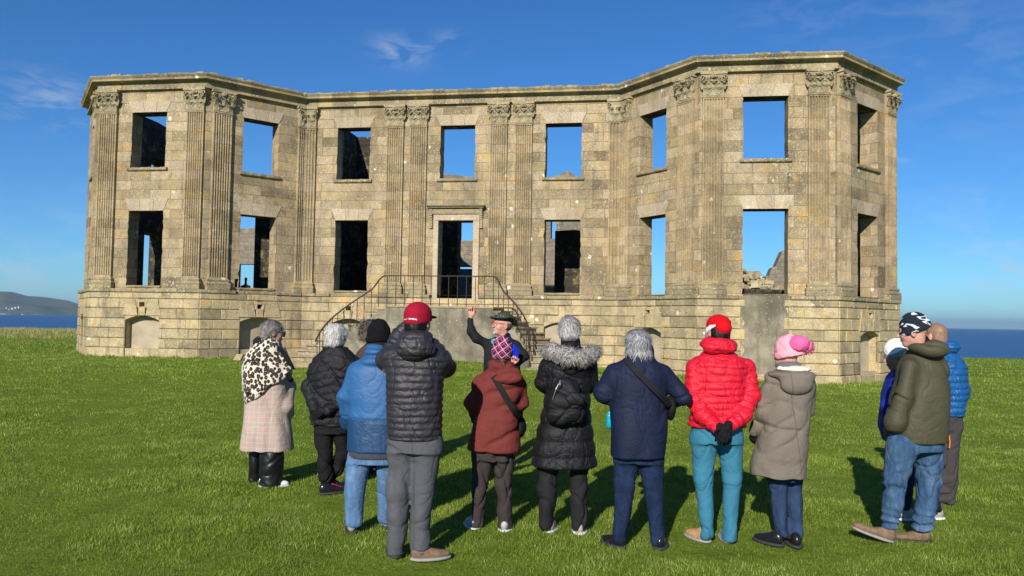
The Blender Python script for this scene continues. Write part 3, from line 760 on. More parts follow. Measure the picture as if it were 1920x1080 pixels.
# ------------------------------------------------------------------ ground sheet, sea, far hills
def edge_y(x):      # where the lawn breaks off to the cliff
    return np.interp(x, [-200, -60, -30, 0, 20, 34, 60, 200], [50, 51, 52, 60, 50, 47.5, 46.5, 40])
xs = np.r_[np.arange(-220, -40, 12), np.arange(-40, 46, 1.), np.arange(46, 230, 12)]
ys = np.r_[np.arange(-80, -6, 8), np.arange(-6, 66, .9), np.arange(66, 130, 8)]
X, Y = np.meshgrid(xs, ys); Z = ground_z(X, Y)
sm = lambda a, b, v: np.clip((v-a)/(b-a), 0, 1)**2*(3-2*np.clip((v-a)/(b-a), 0, 1))
bank = sm(44.5, 48, Y)*sm(-12, -18, X)                 # low rough bank at the left edge
r2 = np.random.default_rng(3)
Z = Z+bank*(.32+.12*np.sin(X*1.3)*np.sin(Y*2.1+X*.4))
E_ = edge_y(X); Z = Z-sm(0, 45, Y-E_)*62-np.clip((Y-E_)/3, 0, 1)*1.2
Z = Z+.012*np.sin(X*2.3+1.1*Y)+.012*np.sin(Y*3.1-X*.7)
nx, ny = len(xs), len(ys); idx = np.arange(nx*ny).reshape(ny, nx)
faces = np.stack([idx[:-1, :-1], idx[:-1, 1:], idx[1:, 1:], idx[1:, :-1]], -1).reshape(-1, 4)
def np_mesh(name, V, Fc, mats, parent=None, smooth=True, attrs=None):
    me = bpy.data.meshes.new(name); V = np.asarray(V, 'f'); Fc = np.asarray(Fc, 'i'); k = Fc.shape[1]
    me.vertices.add(len(V)); me.vertices.foreach_set('co', V.ravel()); me.loops.add(Fc.size); me.loops.foreach_set('vertex_index', Fc.ravel())
    me.polygons.add(len(Fc)); me.polygons.foreach_set('loop_start', np.arange(0, Fc.size, k, dtype='i')); me.polygons.foreach_set('loop_total', np.full(len(Fc), k, 'i'))
    me.update(calc_edges=True)
    me.polygons.foreach_set('use_smooth', [smooth]*len(Fc))
    for an, (dom, arr) in (attrs or {}).items():
        a = me.attributes.new(an, 'FLOAT', dom); a.data.foreach_set('value', np.asarray(arr, 'f'))
    return newobj(name, me, mats, parent)
def lawn_mat():
    t = NT('lawn'); ob = t.coord('Object')
    n1 = t.noise(ob, .35, 4); n2 = t.noise(t.coord('Object', (1, 1, 1), (0, 0, .3)), 3.2, 6, .65); n3 = t.noise(ob, 30, 5, .8)
    c = t.ramp(t.math('ADD', t.math('MULTIPLY', n2, .7), t.math('MULTIPLY', n1, .3)), [(.3, (.085, .125, .012)), (.5, (.14, .20, .018)), (.68, (.185, .245, .026))])
    c = t.mix(.8, c, t.ramp(n3, [(.25, .45), (.5, 1.), (.75, 1.6)]), 'MULTIPLY')
    rg = t.attr('rough'); r = t.ramp(t.noise(ob, 1.6, 5, .7), [(.35, (.15, .18, .04)), (.5, (.30, .29, .09)), (.7, (.42, .37, .16))])
    c = t.mix(rg, c, r)
    h = t.math('ADD', t.math('MULTIPLY', n3, .5), t.math('MULTIPLY', t.noise(ob, 9, 4), .8))
    return t.out(c, .95, t.bump(h, .8, .06), Specular_IOR_Level=.1)
LAWN = lawn_mat()
g = np_mesh('ground', np.c_[X.ravel(), Y.ravel(), Z.ravel()], faces, LAWN, attrs={'rough': ('POINT', np.clip(bank*1.3+sm(0, 3, Y-E_), 0, 1).ravel())})
g['kind'] = 'structure'
def sea_mat():
    t = NT('sea_water'); ob = t.coord('Object', (1, 1, 1))
    w = t.noise(t.coord('Object', (.010, .05, 1)), 1., 8, .6); w2 = t.noise(t.coord('Object', (.0006, .004, 1)), 1., 5, .6)
    c = t.mix(t.ramp(w2, [(.35, 0.), (.65, 1.)]), (.008, .042, .13), (.014, .062, .175))
    c = t.mix(t.math('MULTIPLY', t.ramp(w, [(.45, 0.), (.7, 1.)]), .35), c, (.03, .095, .22))
    return t.out(c, .38, t.bump(w, .5, 2.), Specular_IOR_Level=.35)
mb = MB(); r_ = 90000; mb.face([(-r_, -3000, -38), (r_, -3000, -38), (r_, 90000, -38), (-r_, 90000, -38)]); o = mb.build('sea', sea_mat()); o['kind'] = 'structure'
# headland across the bay
prof = [(-900, 540), (-500, 541), (-260, 543), (-120, 542), (-60, 544), (0, 546.5), (22, 547.5), (38, 551), (52, 555), (75, 556.5), (95, 558.5), (112, 561), (126, 563.5), (140, 568), (158, 573), (180, 578), (205, 584), (225, 590)]
D0 = 19500; n = 140; V = []; R = np.random.default_rng(5)
pxs = np.linspace(-900, 225, n); pys = np.interp(pxs, [p[0] for p in prof], [p[1] for p in prof])
depths = [(-.0, -60), (250, .0), (500, .16), (900, .30), (1500, .48), (2200, .72), (3000, 1.), (4500, .9), (6500, .2)]
for (dd, hf) in depths:
    for i in range(n):
        p = at(pxs[i], pys[i], D0+3000); h = (p.z+38)
        top = h*(hf if hf > -1 else 0)*(1+.10*math.sin(i*.37+dd*.002)+.05*math.sin(i*1.1+dd*.004)) if hf < .95 else h*hf*(1+.01*math.sin(i*.9))
        x = p.x*(D0+dd)/(D0+3000)
        V.append((x, D0+dd+400*math.sin(i*.21)*(hf < .9), -38+(top if hf > -1 else -10)))
idx = np.arange(n*len(depths)).reshape(len(depths), n); fc = np.stack([idx[:-1, :-1], idx[:-1, 1:], idx[1:, 1:], idx[1:, :-1]], -1).reshape(-1, 4)
def hill_mat():
    t = NT('headland'); ob = t.coord('Object', (.001, .001, .004))
    c = t.ramp(t.noise(ob, 1.4, 6, .6), [(.35, (.03, .06, .035)), (.48, (.07, .10, .045)), (.56, (.13, .105, .055)), (.68, (.055, .085, .04))])
    return t.out(c, 1., Specular_IOR_Level=0.)
o = np_mesh('hills', V, fc, hill_mat()); o['kind'] = 'structure'
# pale coastal buildings at the foot of the headland
WHITE = simple('white_render', (.5, .5, .48), .8, var=.05); SLATE = simple('slate', (.12, .12, .13), .8)
for i, (px, py, w, lb) in enumerate([(2, 580.5, 75, 'large white seafront building at the left edge of the picture'), (12, 577.5, 40, 'small white building above the seafront row, nearest the left edge'), (17, 580, 40, 'white building second from the left edge on the far shore'), (23, 578, 60, 'middle white house of the far shore row'), (29, 576.5, 55, 'white house near the right end of the far shore row'), (35, 575.5, 45, 'rightmost white house on the far shore')]):
    p = at(px, py, D0+60+(585-py)*35); r = empty('coastal_house', (p.x, p.y, p.z-8), label=lb, cat='house', group='white houses on the far shore')
    mb = MB(); Q = lambda s, d, z, p=p: (s, -d, z)
    w = w*.75; box(mb, Q, -w/2, w/2, -12, 12, -30, 16); mb.face([Q(-w/2, -12, 16), Q(-w/2, 12, 16), Q(-w/2, 0, 28)], None); mb.face([Q(w/2, 12, 16), Q(w/2, -12, 16), Q(w/2, 0, 28)], None)
    mb.build('wall', WHITE, r)
    mb = MB(); mb.face([Q(-w/2-2, 13.5, 15), Q(w/2+2, 13.5, 15), Q(w/2+2, 0, 29), Q(-w/2-2, 0, 29)]); mb.face([Q(-w/2-2, -13.5, 15), Q(w/2+2, -13.5, 15), Q(w/2+2, 0, 29), Q(-w/2-2, 0, 29)]); mb.build('roof', SLATE, r)
mb = MB()
for (px, w) in ((5, 260), (26, 520), (36, 300), (70, 180)):
    p = at(px, 587.2, 15500); x0 = p.x
    pts = [(x0+w*(.5*math.cos(a)), 15500+500*math.sin(a), -37.2) for a in np.linspace(0, 6.28, 20)[:-1]]; mb.face(pts)
    pts2 = [(x, y, -34) for x, y, _ in pts]
    for i in range(len(pts)): j = (i+1) % len(pts); mb.face([pts[i], pts[j], (pts2[j][0], pts2[j][1], -34.5+3*math.sin(i)), (pts2[i][0], pts2[i][1], -34.5+3*math.sin(i))])
o = mb.build('breaking_surf', simple('sea_foam', (.8, .82, .85), .7)); tag(o, 'white surf breaking off the far shore', 'surf', kind='stuff')

# ------------------------------------------------------------------ grass
def grass(zones, name, label):
    Vs, Rn = [], []
    for (x0, x1, y0, y1, dens, w, h, fan) in zones:
        nb = int(dens*(y1-y0)*((x1-x0) if not fan else 1)) if not fan else int(dens*(y1**2-y0**2)/2*1.5)
        if fan:
            yy = np.sqrt(RNG.uniform(y0**2, y1**2, nb)); xx = RNG.uniform(-.75, .75, nb)*yy
        else: xx = RNG.uniform(x0, x1, nb); yy = RNG.uniform(y0, y1, nb)
        # clumpy: keep more where a cheap noise is high
        cl = np.sin(xx*5.1+np.sin(yy*3.7)*2)*np.sin(yy*6.3+np.sin(xx*4.1)*2); keep = RNG.random(nb) < .86+.14*cl; xx, yy, cl = xx[keep], yy[keep], cl[keep]; nb = len(xx)
        # outside the building
        rel = np.stack([xx, yy], 1)
        inside = np.zeros(nb, bool)
        for k in range(7):
            q = rel-PP[k]; s = q@TAN[k]; d = q@NRM[k]
            inside |= (s > -.3) & (s < LEN[k]+.3) & (d < .24) & (d > -14)
        keep = ~inside; q = rel-PP[3]; s = q@TAN[3]; d = q@NRM[3]; keep &= ~((s > S0) & (s < S1) & (d < DL) & (d > -1))
        xx, yy, cl = xx[keep], yy[keep], cl[keep]; nb = len(xx)
        zz = ground_z(xx, yy)+.012*np.sin(xx*2.3+1.1*yy)+.012*np.sin(yy*3.1-xx*.7)
        if name == 'rough_grass': zz += .30*sm(44.5, 48, yy)
        a = RNG.uniform(0, 6.283, nb); hh = h*RNG.uniform(.35, 1.35, nb)*(1+.12*cl); ww = w*RNG.uniform(.6, 1.3, nb); ln = RNG.uniform(.1, .9, nb)*hh; b = RNG.uniform(0, 6.283, nb)
        base = np.stack([xx, yy, zz-.004], 1); dx = np.stack([np.cos(a)*ww/2, np.sin(a)*ww/2, 0*a], 1)
        tip = base+np.stack([np.cos(b)*ln, np.sin(b)*ln, hh], 1)
        Vs.append(np.stack([base-dx, base+dx, tip], 1).reshape(-1, 3)); Rn.append(np.clip(RNG.random(nb)*.8+.1*cl+.1, 0, 1))
    V = np.concatenate(Vs); rn = np.concatenate(Rn); Fc = np.arange(len(V)).reshape(-1, 3)
    t = NT(name); cc = t.ramp(t.attr('rnd'), [(0, (.058, .095, .012)), (.3, (.145, .218, .021)), (.62, (.23, .315, .034)), (.88, (.37, .435, .085)), (1, (.72, .68, .36))] if name != 'rough_grass' else [(0, (.20, .23, .05)), (.5, (.38, .36, .12)), (1, (.58, .50, .24))])
    big = t.noise(t.coord('Object', (1, .7, 1)), 2.4, 6, .62); cc = t.mix(1., cc, t.ramp(big, [(.3, .68), (.5, .98), (.7, 1.22)]), 'MULTIPLY'); tuf = t.ramp(t.noise(t.coord('Object', (1, 1.6, 1)), 3.3, 3, .5), [(.27, .35), (.36, 1.)]); cc = t.mix(1., cc, tuf, 'MULTIPLY')
    m = t.out(cc, .6, Specular_IOR_Level=.25)
    # thin blades let some light through
    tr = t.n.new('ShaderNodeBsdfTranslucent'); t.l.new(cc, tr.inputs[0]); ms = t.n.new('ShaderNodeMixShader'); ms.inputs[0].default_value = .3
    t.l.new(t.b.outputs[0], ms.inputs[1]); t.l.new(tr.outputs[0], ms.inputs[2]); t.l.new(ms.outputs[0], t.n['Material Output'].inputs[0])
    o = np_mesh(name, V, Fc, m, smooth=False, attrs={'rnd': ('FACE', rn)})
    return tag(o, label, 'grass', kind='stuff')
grass([(0, 0, 3.8, 12, 120, .005, .042, 1), (0, 0, 3.8, 7.5, 7500, .0042, .029, 1), (0, 0, 7.5, 11, 4200, .006, .031, 1), (0, 0, 11, 17, 1300, .009, .03, 1), (0, 0, 17, 27, 520, .015, .034, 1), (-34, -16, 27, 46, 90, .03, .055, 0), (13, 36, 25, 47, 90, .03, .055, 0), (-17, 12, 20, 27, 420, .013, .05, 0)], 'lawn_grass', 'short green lawn grass around the visitors')
grass([(-42, -16, 45, 53, 190, .03, .22, 0)], 'rough_grass', 'rough yellowing tussock grass on the bank at the far left of the lawn')

# ------------------------------------------------------------------ sea air
hz = NT('sea_haze'); 
for n_ in list(hz.n):
    if n_.type != 'OUTPUT_MATERIAL': hz.n.remove(n_)
pv = hz.n.new('ShaderNodeVolumePrincipled'); pv.inputs['Color'].default_value = (.55, .76, 1, 1); pv.inputs['Density'].default_value = 1.8e-5; pv.inputs['Anisotropy'].default_value = .2
hz.l.new(pv.outputs[0], [n_ for n_ in hz.n if n_.type == 'OUTPUT_MATERIAL'][0].inputs['Volume'])
mb = MB(); box(mb, lambda s, d, z: (s, -d, z), -95000, 95000, -95000, 8000, -140, 900)
o = mb.build('haze', hz.mat); o['kind'] = 'stuff'

# longer grass and a few fallen stones against the foot of the walls
vs, rn = [], []
for k in range(7):
    n = int(LEN[k]*420); s = RNG.uniform(-.2, LEN[k]+.2, n); d = .2+np.abs(RNG.normal(0, .16, n)); A, t_, n_ = PP[k], TAN[k], NRM[k]
    x = A[0]+t_[0]*s+n_[0]*d; y = A[1]+t_[1]*s+n_[1]*d; z = ground_z(x, y)
    h = RNG.uniform(.04, .15, n)*(.5+.5*np.sin(s*4.1+k)**2); a = RNG.uniform(0, 6.28, n); w = RNG.uniform(.006, .014, n); b = np.stack([x, y, z], 1); dx = np.stack([np.cos(a)*w, np.sin(a)*w, 0*a], 1)
    vs.append(np.stack([b-dx, b+dx, b+np.stack([RNG.normal(0, .3, n)*h, RNG.normal(0, .3, n)*h, h], 1)], 1).reshape(-1, 3)); rn.append(RNG.random(n))
V_ = np.concatenate(vs)
tag(np_mesh('wall_foot_grass', V_, np.arange(len(V_)).reshape(-1, 3), bpy.data.materials['lawn_grass'], smooth=False, attrs={'rnd': ('FACE', np.concatenate(rn))}), 'longer grass growing along the foot of the mansion walls', 'grass', kind='stuff')
for (px, py, r_, lb) in ((452, 693, .20, 'pale rounded stone on the grass left of the leopard shawl'), (1468, 715, .13, 'small stone at the foot of the cement patch in the right bay')):
    q = at(px, py, 25.0 if px < 900 else 21.9); q.z = float(ground_z(q.x, q.y))+r_*.35
    o = rock_mesh('fallen_stone', CORN, 1, lambda r, i: ((0, 0, 0), (r_, r_*.8, r_*.62)), int(px)); o.location = q
    m_ = o.modifiers.new('b', 'BEVEL'); m_.width = r_*.3; m_.segments = 3; tag(o, lb, 'stone')
# ------------------------------------------------------------------ implicit-surface modelling of figures and clothes
def vnoise(P, s, seed=0):
    """smooth value noise in -1..1"""
    P = np.asarray(P, float)*s+seed*17.13; i = np.floor(P).astype(np.int64); f = P-i; f = f*f*(3-2*f); r = 0
    for c in range(8):
        o = np.array([c & 1, (c >> 1) & 1, (c >> 2) & 1]); q = i+o
        h = (q[:, 0]*73856093) ^ (q[:, 1]*19349663) ^ (q[:, 2]*83492791); h = (h*2654435761) & 0xffffffff; h = ((h ^ (h >> 15))*2246822519) & 0xffffffff
        w = np.prod(np.where(o, f, 1-f), 1); r = r+w*((h & 0xffff)/32767.5-1)
    return r
def fbm(P, s, seed=0, o=3):
    r = 0; a = 1
    for k in range(o): r = r+a*vnoise(P, s*2**k, seed+k); a *= .5
    return r
def cap(a, b, ra, rb):
    a = np.array(a, float); b = np.array(b, float); ab = b-a; L = max(ab@ab, 1e-9)
    def f(P):
        t = np.clip(((P-a)@ab)/L, 0, 1); return np.linalg.norm(P-a-t[:, None]*ab, axis=1)-(ra+(rb-ra)*t)
    f.bb = (np.minimum(a-ra, b-rb), np.maximum(a+ra, b+rb)); f.seg = (a, ab, L, ra, rb); return f
def ell(c, r, R=None):
    c = np.array(c, float); r = np.array(r, float)
    def f(P):
        q = (P-c)
        if R is not None: q = q@R
        q = q/r; k = np.linalg.norm(q, axis=1); return (k-1)*r.min()*np.where(k > 1, 1, 1)
    m = r.max() if R is not None else r
    f.bb = (c-m, c+m); return f
def loft(lv, n=2.35, rnd=0.):
    """lv rows: z, cx, cy, rx, ry"""
    lv = np.array(sorted(lv), float); z = lv[:, 0]
    zz = np.linspace(z[0], z[-1], 60)
    def sm_(c):
        v = np.interp(zz, z, c); k = np.array([1, 2, 3, 2, 1])/9; v2 = np.convolve(np.pad(v, 2, 'edge'), k, 'valid'); return v2
    cols = [sm_(lv[:, i]) for i in range(1, 5)]
    def f(P):
        q = P[:, 2]; cx, cy, rx, ry = [np.interp(q, zz, c) for c in cols]
        k = (np.abs((P[:, 0]-cx)/rx)**n+np.abs((P[:, 1]-cy)/ry)**n)**(1/n)
        d = (k-1)*np.minimum(rx, ry); dz = np.maximum(z[0]-q, q-z[-1])
        if rnd: return np.minimum(np.maximum(d+rnd, dz+rnd), 0)+np.linalg.norm(np.maximum(np.stack([d+rnd, dz+rnd], 1), 0), axis=1)-rnd
        return np.maximum(d, dz)
    f.bb = (np.array([(lv[:, 1]-lv[:, 3]).min(), (lv[:, 2]-lv[:, 4]).min(), z[0]]), np.array([(lv[:, 1]+lv[:, 3]).max(), (lv[:, 2]+lv[:, 4]).max(), z[-1]])); return f
def smin(a, b, k):
    h = np.clip(.5+.5*(b-a)/k, 0, 1); return b+(a-b)*h-k*h*(1-h)
def chain(pts, k=0):
    return [cap(p[:3], q[:3], p[3], q[3]) for p, q in zip(pts, pts[1:])]
def field(prims):
    """prims: (f, k) union, (f, -k) smooth subtraction, (f,'and')"""
    def F_(P):
        d = None
        for f, k in prims:
            v = f(P)
            if d is None: d = v
            elif k == 'and': d = np.maximum(d, v)
            elif k < 0: d = -smin(-d, v, -k)
            else: d = smin(d, v, k) if k > 0 else np.minimum(d, v)
        return d
    return F_
def nets(Fn, lo, hi, h):
    lo = np.array(lo, float)-2.5*h; hi = np.array(hi, float)+2.5*h; n = np.ceil((hi-lo)/(4*h)).astype(int)*4+1
    cn = (n-1)//4; ax = [lo[i]+h*4*(np.arange(cn[i])+.5) for i in range(3)]
    G = np.stack(np.meshgrid(*ax, indexing='ij'), -1).reshape(-1, 3); dc = Fn(G).reshape(cn)
    D = np.repeat(np.repeat(np.repeat(dc, 4, 0), 4, 1), 4, 2); D = np.pad(D, ((0, 1),)*3, 'edge'); D = np.where(D > 0, 1., -1.)
    near = np.abs(dc) < 4*h*1.75; blk = np.argwhere(near)
    o = np.stack(np.meshgrid(*[np.arange(5)]*3, indexing='ij'), -1).reshape(-1, 3)
    ids = (blk[:, None]*4+o[None]).reshape(-1, 3); flat = np.unique(ids[:, 0]*n[1]*n[2]+ids[:, 1]*n[2]+ids[:, 2])
    i0 = flat//(n[1]*n[2]); r = flat % (n[1]*n[2]); i1 = r//n[2]; i2 = r % n[2]
    P = lo+h*np.stack([i0, i1, i2], 1); D.ravel()[flat] = Fn(P)
    S = D < 0; m = np.array(D.shape)-1
    c = np.zeros(m, int)
    for a in (0, 1):
        for b in (0, 1):
            for e in (0, 1): c += S[a:a+m[0], b:b+m[1], e:e+m[2]]
    act = np.argwhere((c > 0) & (c < 8)); idm = -np.ones(m, int); idm[tuple(act.T)] = np.arange(len(act))
    acc = np.zeros((len(act), 3)); cnt = np.zeros(len(act))
    cor = [(a, b, e) for a in (0, 1) for b in (0, 1) for e in (0, 1)]
    for p in cor:
        for ax_ in range(3):
            if p[ax_]: continue
            q = list(p); q[ax_] = 1
            d0 = D[act[:, 0]+p[0], act[:, 1]+p[1], act[:, 2]+p[2]]; d1 = D[act[:, 0]+q[0], act[:, 1]+q[1], act[:, 2]+q[2]]
            cr = (d0 < 0) != (d1 < 0); t = np.where(cr, d0/np.where(cr, d0-d1, 1), 0); pt = np.tile(np.array(p, float), (len(act), 1)); pt[:, ax_] = t
            acc[cr] += pt[cr]; cnt[cr] += 1
    V = lo+h*(act+acc/np.maximum(cnt, 1)[:, None]); Fs = []
    for ax_ in range(3):
        u, v = (ax_+1) % 3, (ax_+2) % 3
        sl0 = [slice(1, m[i]) if i != ax_ else slice(0, m[i]) for i in range(3)]
        sl1 = list(sl0); sl1[ax_] = slice(1, m[ax_]+1)
        A = S[tuple(sl0)]; B = S[tuple(sl1)]; e = np.argwhere(A != B); off = np.array([1 if i != ax_ else 0 for i in range(3)]); e = e+off
        inside = S[e[:, 0], e[:, 1], e[:, 2]]
        q = []
        for du, dv in ((0, 0), (-1, 0), (-1, -1), (0, -1)):
            w = e.copy(); w[:, u] += du; w[:, v] += dv; q.append(idm[w[:, 0], w[:, 1], w[:, 2]])
        q = np.stack(q, 1); q[~inside] = q[~inside][:, ::-1]; Fs.append(q)
    Fc = np.concatenate(Fs); Fc = Fc[(Fc >= 0).all(1)]
    return V, Fc
def vnormals(V, Fc):
    a = V[Fc[:, 2]]-V[Fc[:, 0]]; b = V[Fc[:, 3]]-V[Fc[:, 1]]; fn = np.cross(a, b); N = np.zeros_like(V)
    for i in range(4): np.add.at(N, Fc[:, i], fn)
    return N/np.maximum(np.linalg.norm(N, axis=1), 1e-12)[:, None]
def relax(V, Fc, it=1, w=.5):
    for _ in range(it):
        A = np.zeros_like(V); n = np.zeros(len(V))
        for i in range(4):
            for j in (1, 3): np.add.at(A, Fc[:, i], V[Fc[:, (i+j) % 4]]); np.add.at(n, Fc[:, i], 1)
        V = V*(1-w)+w*A/n[:, None]
    return V
def sculpt(name, prims, mat, parent, h=.008, disp=None, smooth_it=1, post=None):
    lo = np.min([f.bb[0] for f, k in prims if k == 'and' or k >= 0], 0); hi = np.max([f.bb[1] for f, k in prims if k == 'and' or k >= 0], 0)
    lo, hi = np.array(lo)-.02, np.array(hi)+.02
    V, Fc = nets(field(prims), lo, hi, h)
    V = relax(V, Fc, smooth_it)
    if disp is not None:
        N = vnormals(V, Fc); V = V+N*disp(V)[:, None]; V = relax(V, Fc, 1, .25)
    if post: V = post(V)
    return np_mesh(name, V, Fc, mat, parent)
def wr(amp=.008, s=9, seed=0, zs=1., tilt=(.45, -.5), long=.30):
    """cloth folds: long sharp valleys running along two slanted directions, over a soft swell"""
    def f(V):
        W = V+.035*np.stack([vnoise(V, 7, seed+9), vnoise(V, 7, seed+10), vnoise(V, 7, seed+11)], 1); out = 0
        for k, a in enumerate(tilt):
            a = a+.35*math.sin(seed*1.7+k); h = W[:, 0]+W[:, 1]*.8
            u = h*math.cos(a)+W[:, 2]*math.sin(a); v = (-h*math.sin(a)+W[:, 2]*math.cos(a))*zs
            n = vnoise(np.stack([u*long, W[:, 1]*long, v], 1), s*1.0, seed+3*k); m = np.clip(.10+1.7*vnoise(V, 2.3, seed+7+k), 0, 1.)
            out = out-m*np.exp(-(n/.12)**2)*1.5+m*1.2*np.minimum(np.abs(n), .5)
        return 1.35*amp*(out+.8*fbm(V, s*.38, seed+5, 2)-.1)
    return f

# ------------------------------------------------------------------ cloth, skin and hair materials
def cloth(name, col, rough=.85, var=.12, weave=220., bmp=.25, crease=.3, spec=.10, extra=None, sheen=0., seams=()):
    t = NT(name); ob = t.coord('Object')
    c = t.mix(1., col, t.ramp(t.noise(ob, 6, 5, .6), [(.3, 1-var), (.7, 1+var)]), 'MULTIPLY') if not extra else extra(t, ob)
    w = t.noise(ob, weave, 3, .7); k = t.noise(t.coord('Object', (1, 1, .8), (.3, .5, 0)), 5.5, 2, .45, 1.1)
    rg = t.math('MINIMUM', t.math('MULTIPLY', t.math('ABSOLUTE', t.math('SUBTRACT', k, .5)), 9.), 1.)
    k2 = t.noise(t.coord('Object', (1, 1, 1.5), (.7, -.4, 0)), 11, 2, .45, .9); rg2 = t.math('MINIMUM', t.math('MULTIPLY', t.math('ABSOLUTE', t.math('SUBTRACT', k2, .5)), 8.), 1.)
    n = t.bump(t.math('ADD', t.math('MULTIPLY', w, .1), t.math('ADD', t.math('MULTIPLY', rg, crease*.32), t.math('MULTIPLY', rg2, crease*.12))), min(1., bmp*2.2), .03)
    for (ax_, az_, c_, ymax) in seams:      # stitched seam: a thin groove where ax*x+az*z = c on the back
        s_ = t.new('SeparateXYZ', Vector=ob); dd = t.math('ABSOLUTE', t.math('SUBTRACT', t.math('ADD', t.math('MULTIPLY', s_.outputs[0], ax_), t.math('MULTIPLY', s_.outputs[2], az_)), c_))
        ln_ = t.math('MULTIPLY', t.math('LESS_THAN', dd, .0045), t.math('LESS_THAN', s_.outputs[1], ymax)); c = t.mix(t.math('MULTIPLY', ln_, .28), c, (.01, .01, .012))
    if sheen: t.set(t.b.inputs['Sheen Weight'], sheen)
    return t.out(c, rough, n, Specular_IOR_Level=spec)
def skin(name, col=(.52, .27, .19)):
    t = NT(name); ob = t.coord('Object'); c = t.mix(t.ramp(t.noise(ob, 22, 4), [(.4, 0.), (.7, .6)]), col, (col[0]*.95, col[1]*.62, col[2]*.6))
    t.set(t.b.inputs['Subsurface Weight'], .12); t.b.inputs['Subsurface Radius'].default_value = (.012, .004, .002)
    return t.out(c, .5, t.bump(t.noise(ob, 90, 3), .12, .004), Specular_IOR_Level=.35)
SKIN = skin('fair_skin'); SKIN_P = skin('pinkish_skin', (.54, .29, .22)); SKIN_D = skin('shaded_skin', (.36, .19, .13))
def hairmat(name, a, b):
    t = NT(name); ob = t.coord('Object', (1, 1, .35)); r = t.attr('rnd'); n = t.noise(ob, 60, 4, .7)
    c = t.ramp(t.math('ADD', t.math('MULTIPLY', r, .75), t.math('MULTIPLY', n, .35)), [(.12, tuple(x*.45 for x in a)), (.38, a), (.8, b)])
    return t.out(c, .5, t.bump(n, .4, .01), Specular_IOR_Level=.35)

def rotm(yaw=0, pitch=0, roll=0):
    """local head axes: x right, y forward, z up; yaw clockwise seen from above"""
    return np.array((Matrix.Rotation(-yaw, 3, 'Z') @ Matrix.Rotation(pitch, 3, 'X') @ Matrix.Rotation(roll, 3, 'Y')))
class Head:
    def __init__(s, c, yaw=0, pitch=0, roll=0, k=1.): s.c = np.array(c, float); s.R = rotm(rad(yaw), rad(pitch), rad(roll)); s.k = k
    def p(s, x, y, z): return s.c+s.R@(np.array([x, y, z])*s.k)
    def e(s, c, r, rx=0, ry=0, rz=0):
        L = np.array(Matrix.Rotation(rz, 3, 'Z') @ Matrix.Rotation(ry, 3, 'Y') @ Matrix.Rotation(rx, 3, 'X'))
        return ell(s.p(*c), np.array(r)*s.k, s.R@L)
    def cp(s, a, b, ra, rb): return cap(s.p(*a), s.p(*b), ra*s.k, rb*s.k)
    def half(s, n, d):
        """keeps the side where n.x < d (local)"""
        n = np.array(n, float); n /= np.linalg.norm(n)
        def f(P): return (((P-s.c)@s.R)/s.k@n-d)*s.k
        f.bb = (s.c-.16, s.c+.16); return f
    def prims(s):
        return [(s.e((0, -.014, .034), (.074, .094, .086)), 0), (s.e((0, .022, -.022), (.060, .070, .088)), .03), (s.e((0, .062, -.088), (.028, .026, .024)), .03),
                (s.e((.034, .055, -.03), (.026, .03, .028)), .02), (s.e((-.034, .055, -.03), (.026, .03, .028)), .02), (s.e((0, .078, .028), (.048, .016, .012)), .014),
                (s.cp((0, .088, .012), (0, .113, -.024), .009, .0145), .01), (s.e((.013, .098, -.028), (.008, .01, .008)), .006), (s.e((-.013, .098, -.028), (.008, .01, .008)), .006),
                (s.e((.031, .101, .006), (.016, .015, .010)), -.008), (s.e((-.031, .101, .006), (.016, .015, .010)), -.008), (s.e((.031, .082, .005), (.012, .012, .0115)), .003), (s.e((-.031, .082, .005), (.012, .012, .0115)), .003),
                (s.e((0, .094, -.053), (.022, .010, .0055)), .005), (s.e((0, .093, -.063), (.019, .010, .006)), .005), (s.e((0, .108, -.0575), (.018, .008, .0018)), -.003),
                (s.e((.079, -.008, -.012), (.010, .020, .033), rz=-.35), .008), (s.e((-.079, -.008, -.012), (.010, .020, .033), rz=.35), .008),
                (s.e((.088, -.002, -.008), (.006, .010, .018), rz=-.35), -.005), (s.e((-.088, -.002, -.008), (.006, .010, .018), rz=.35), -.005)]
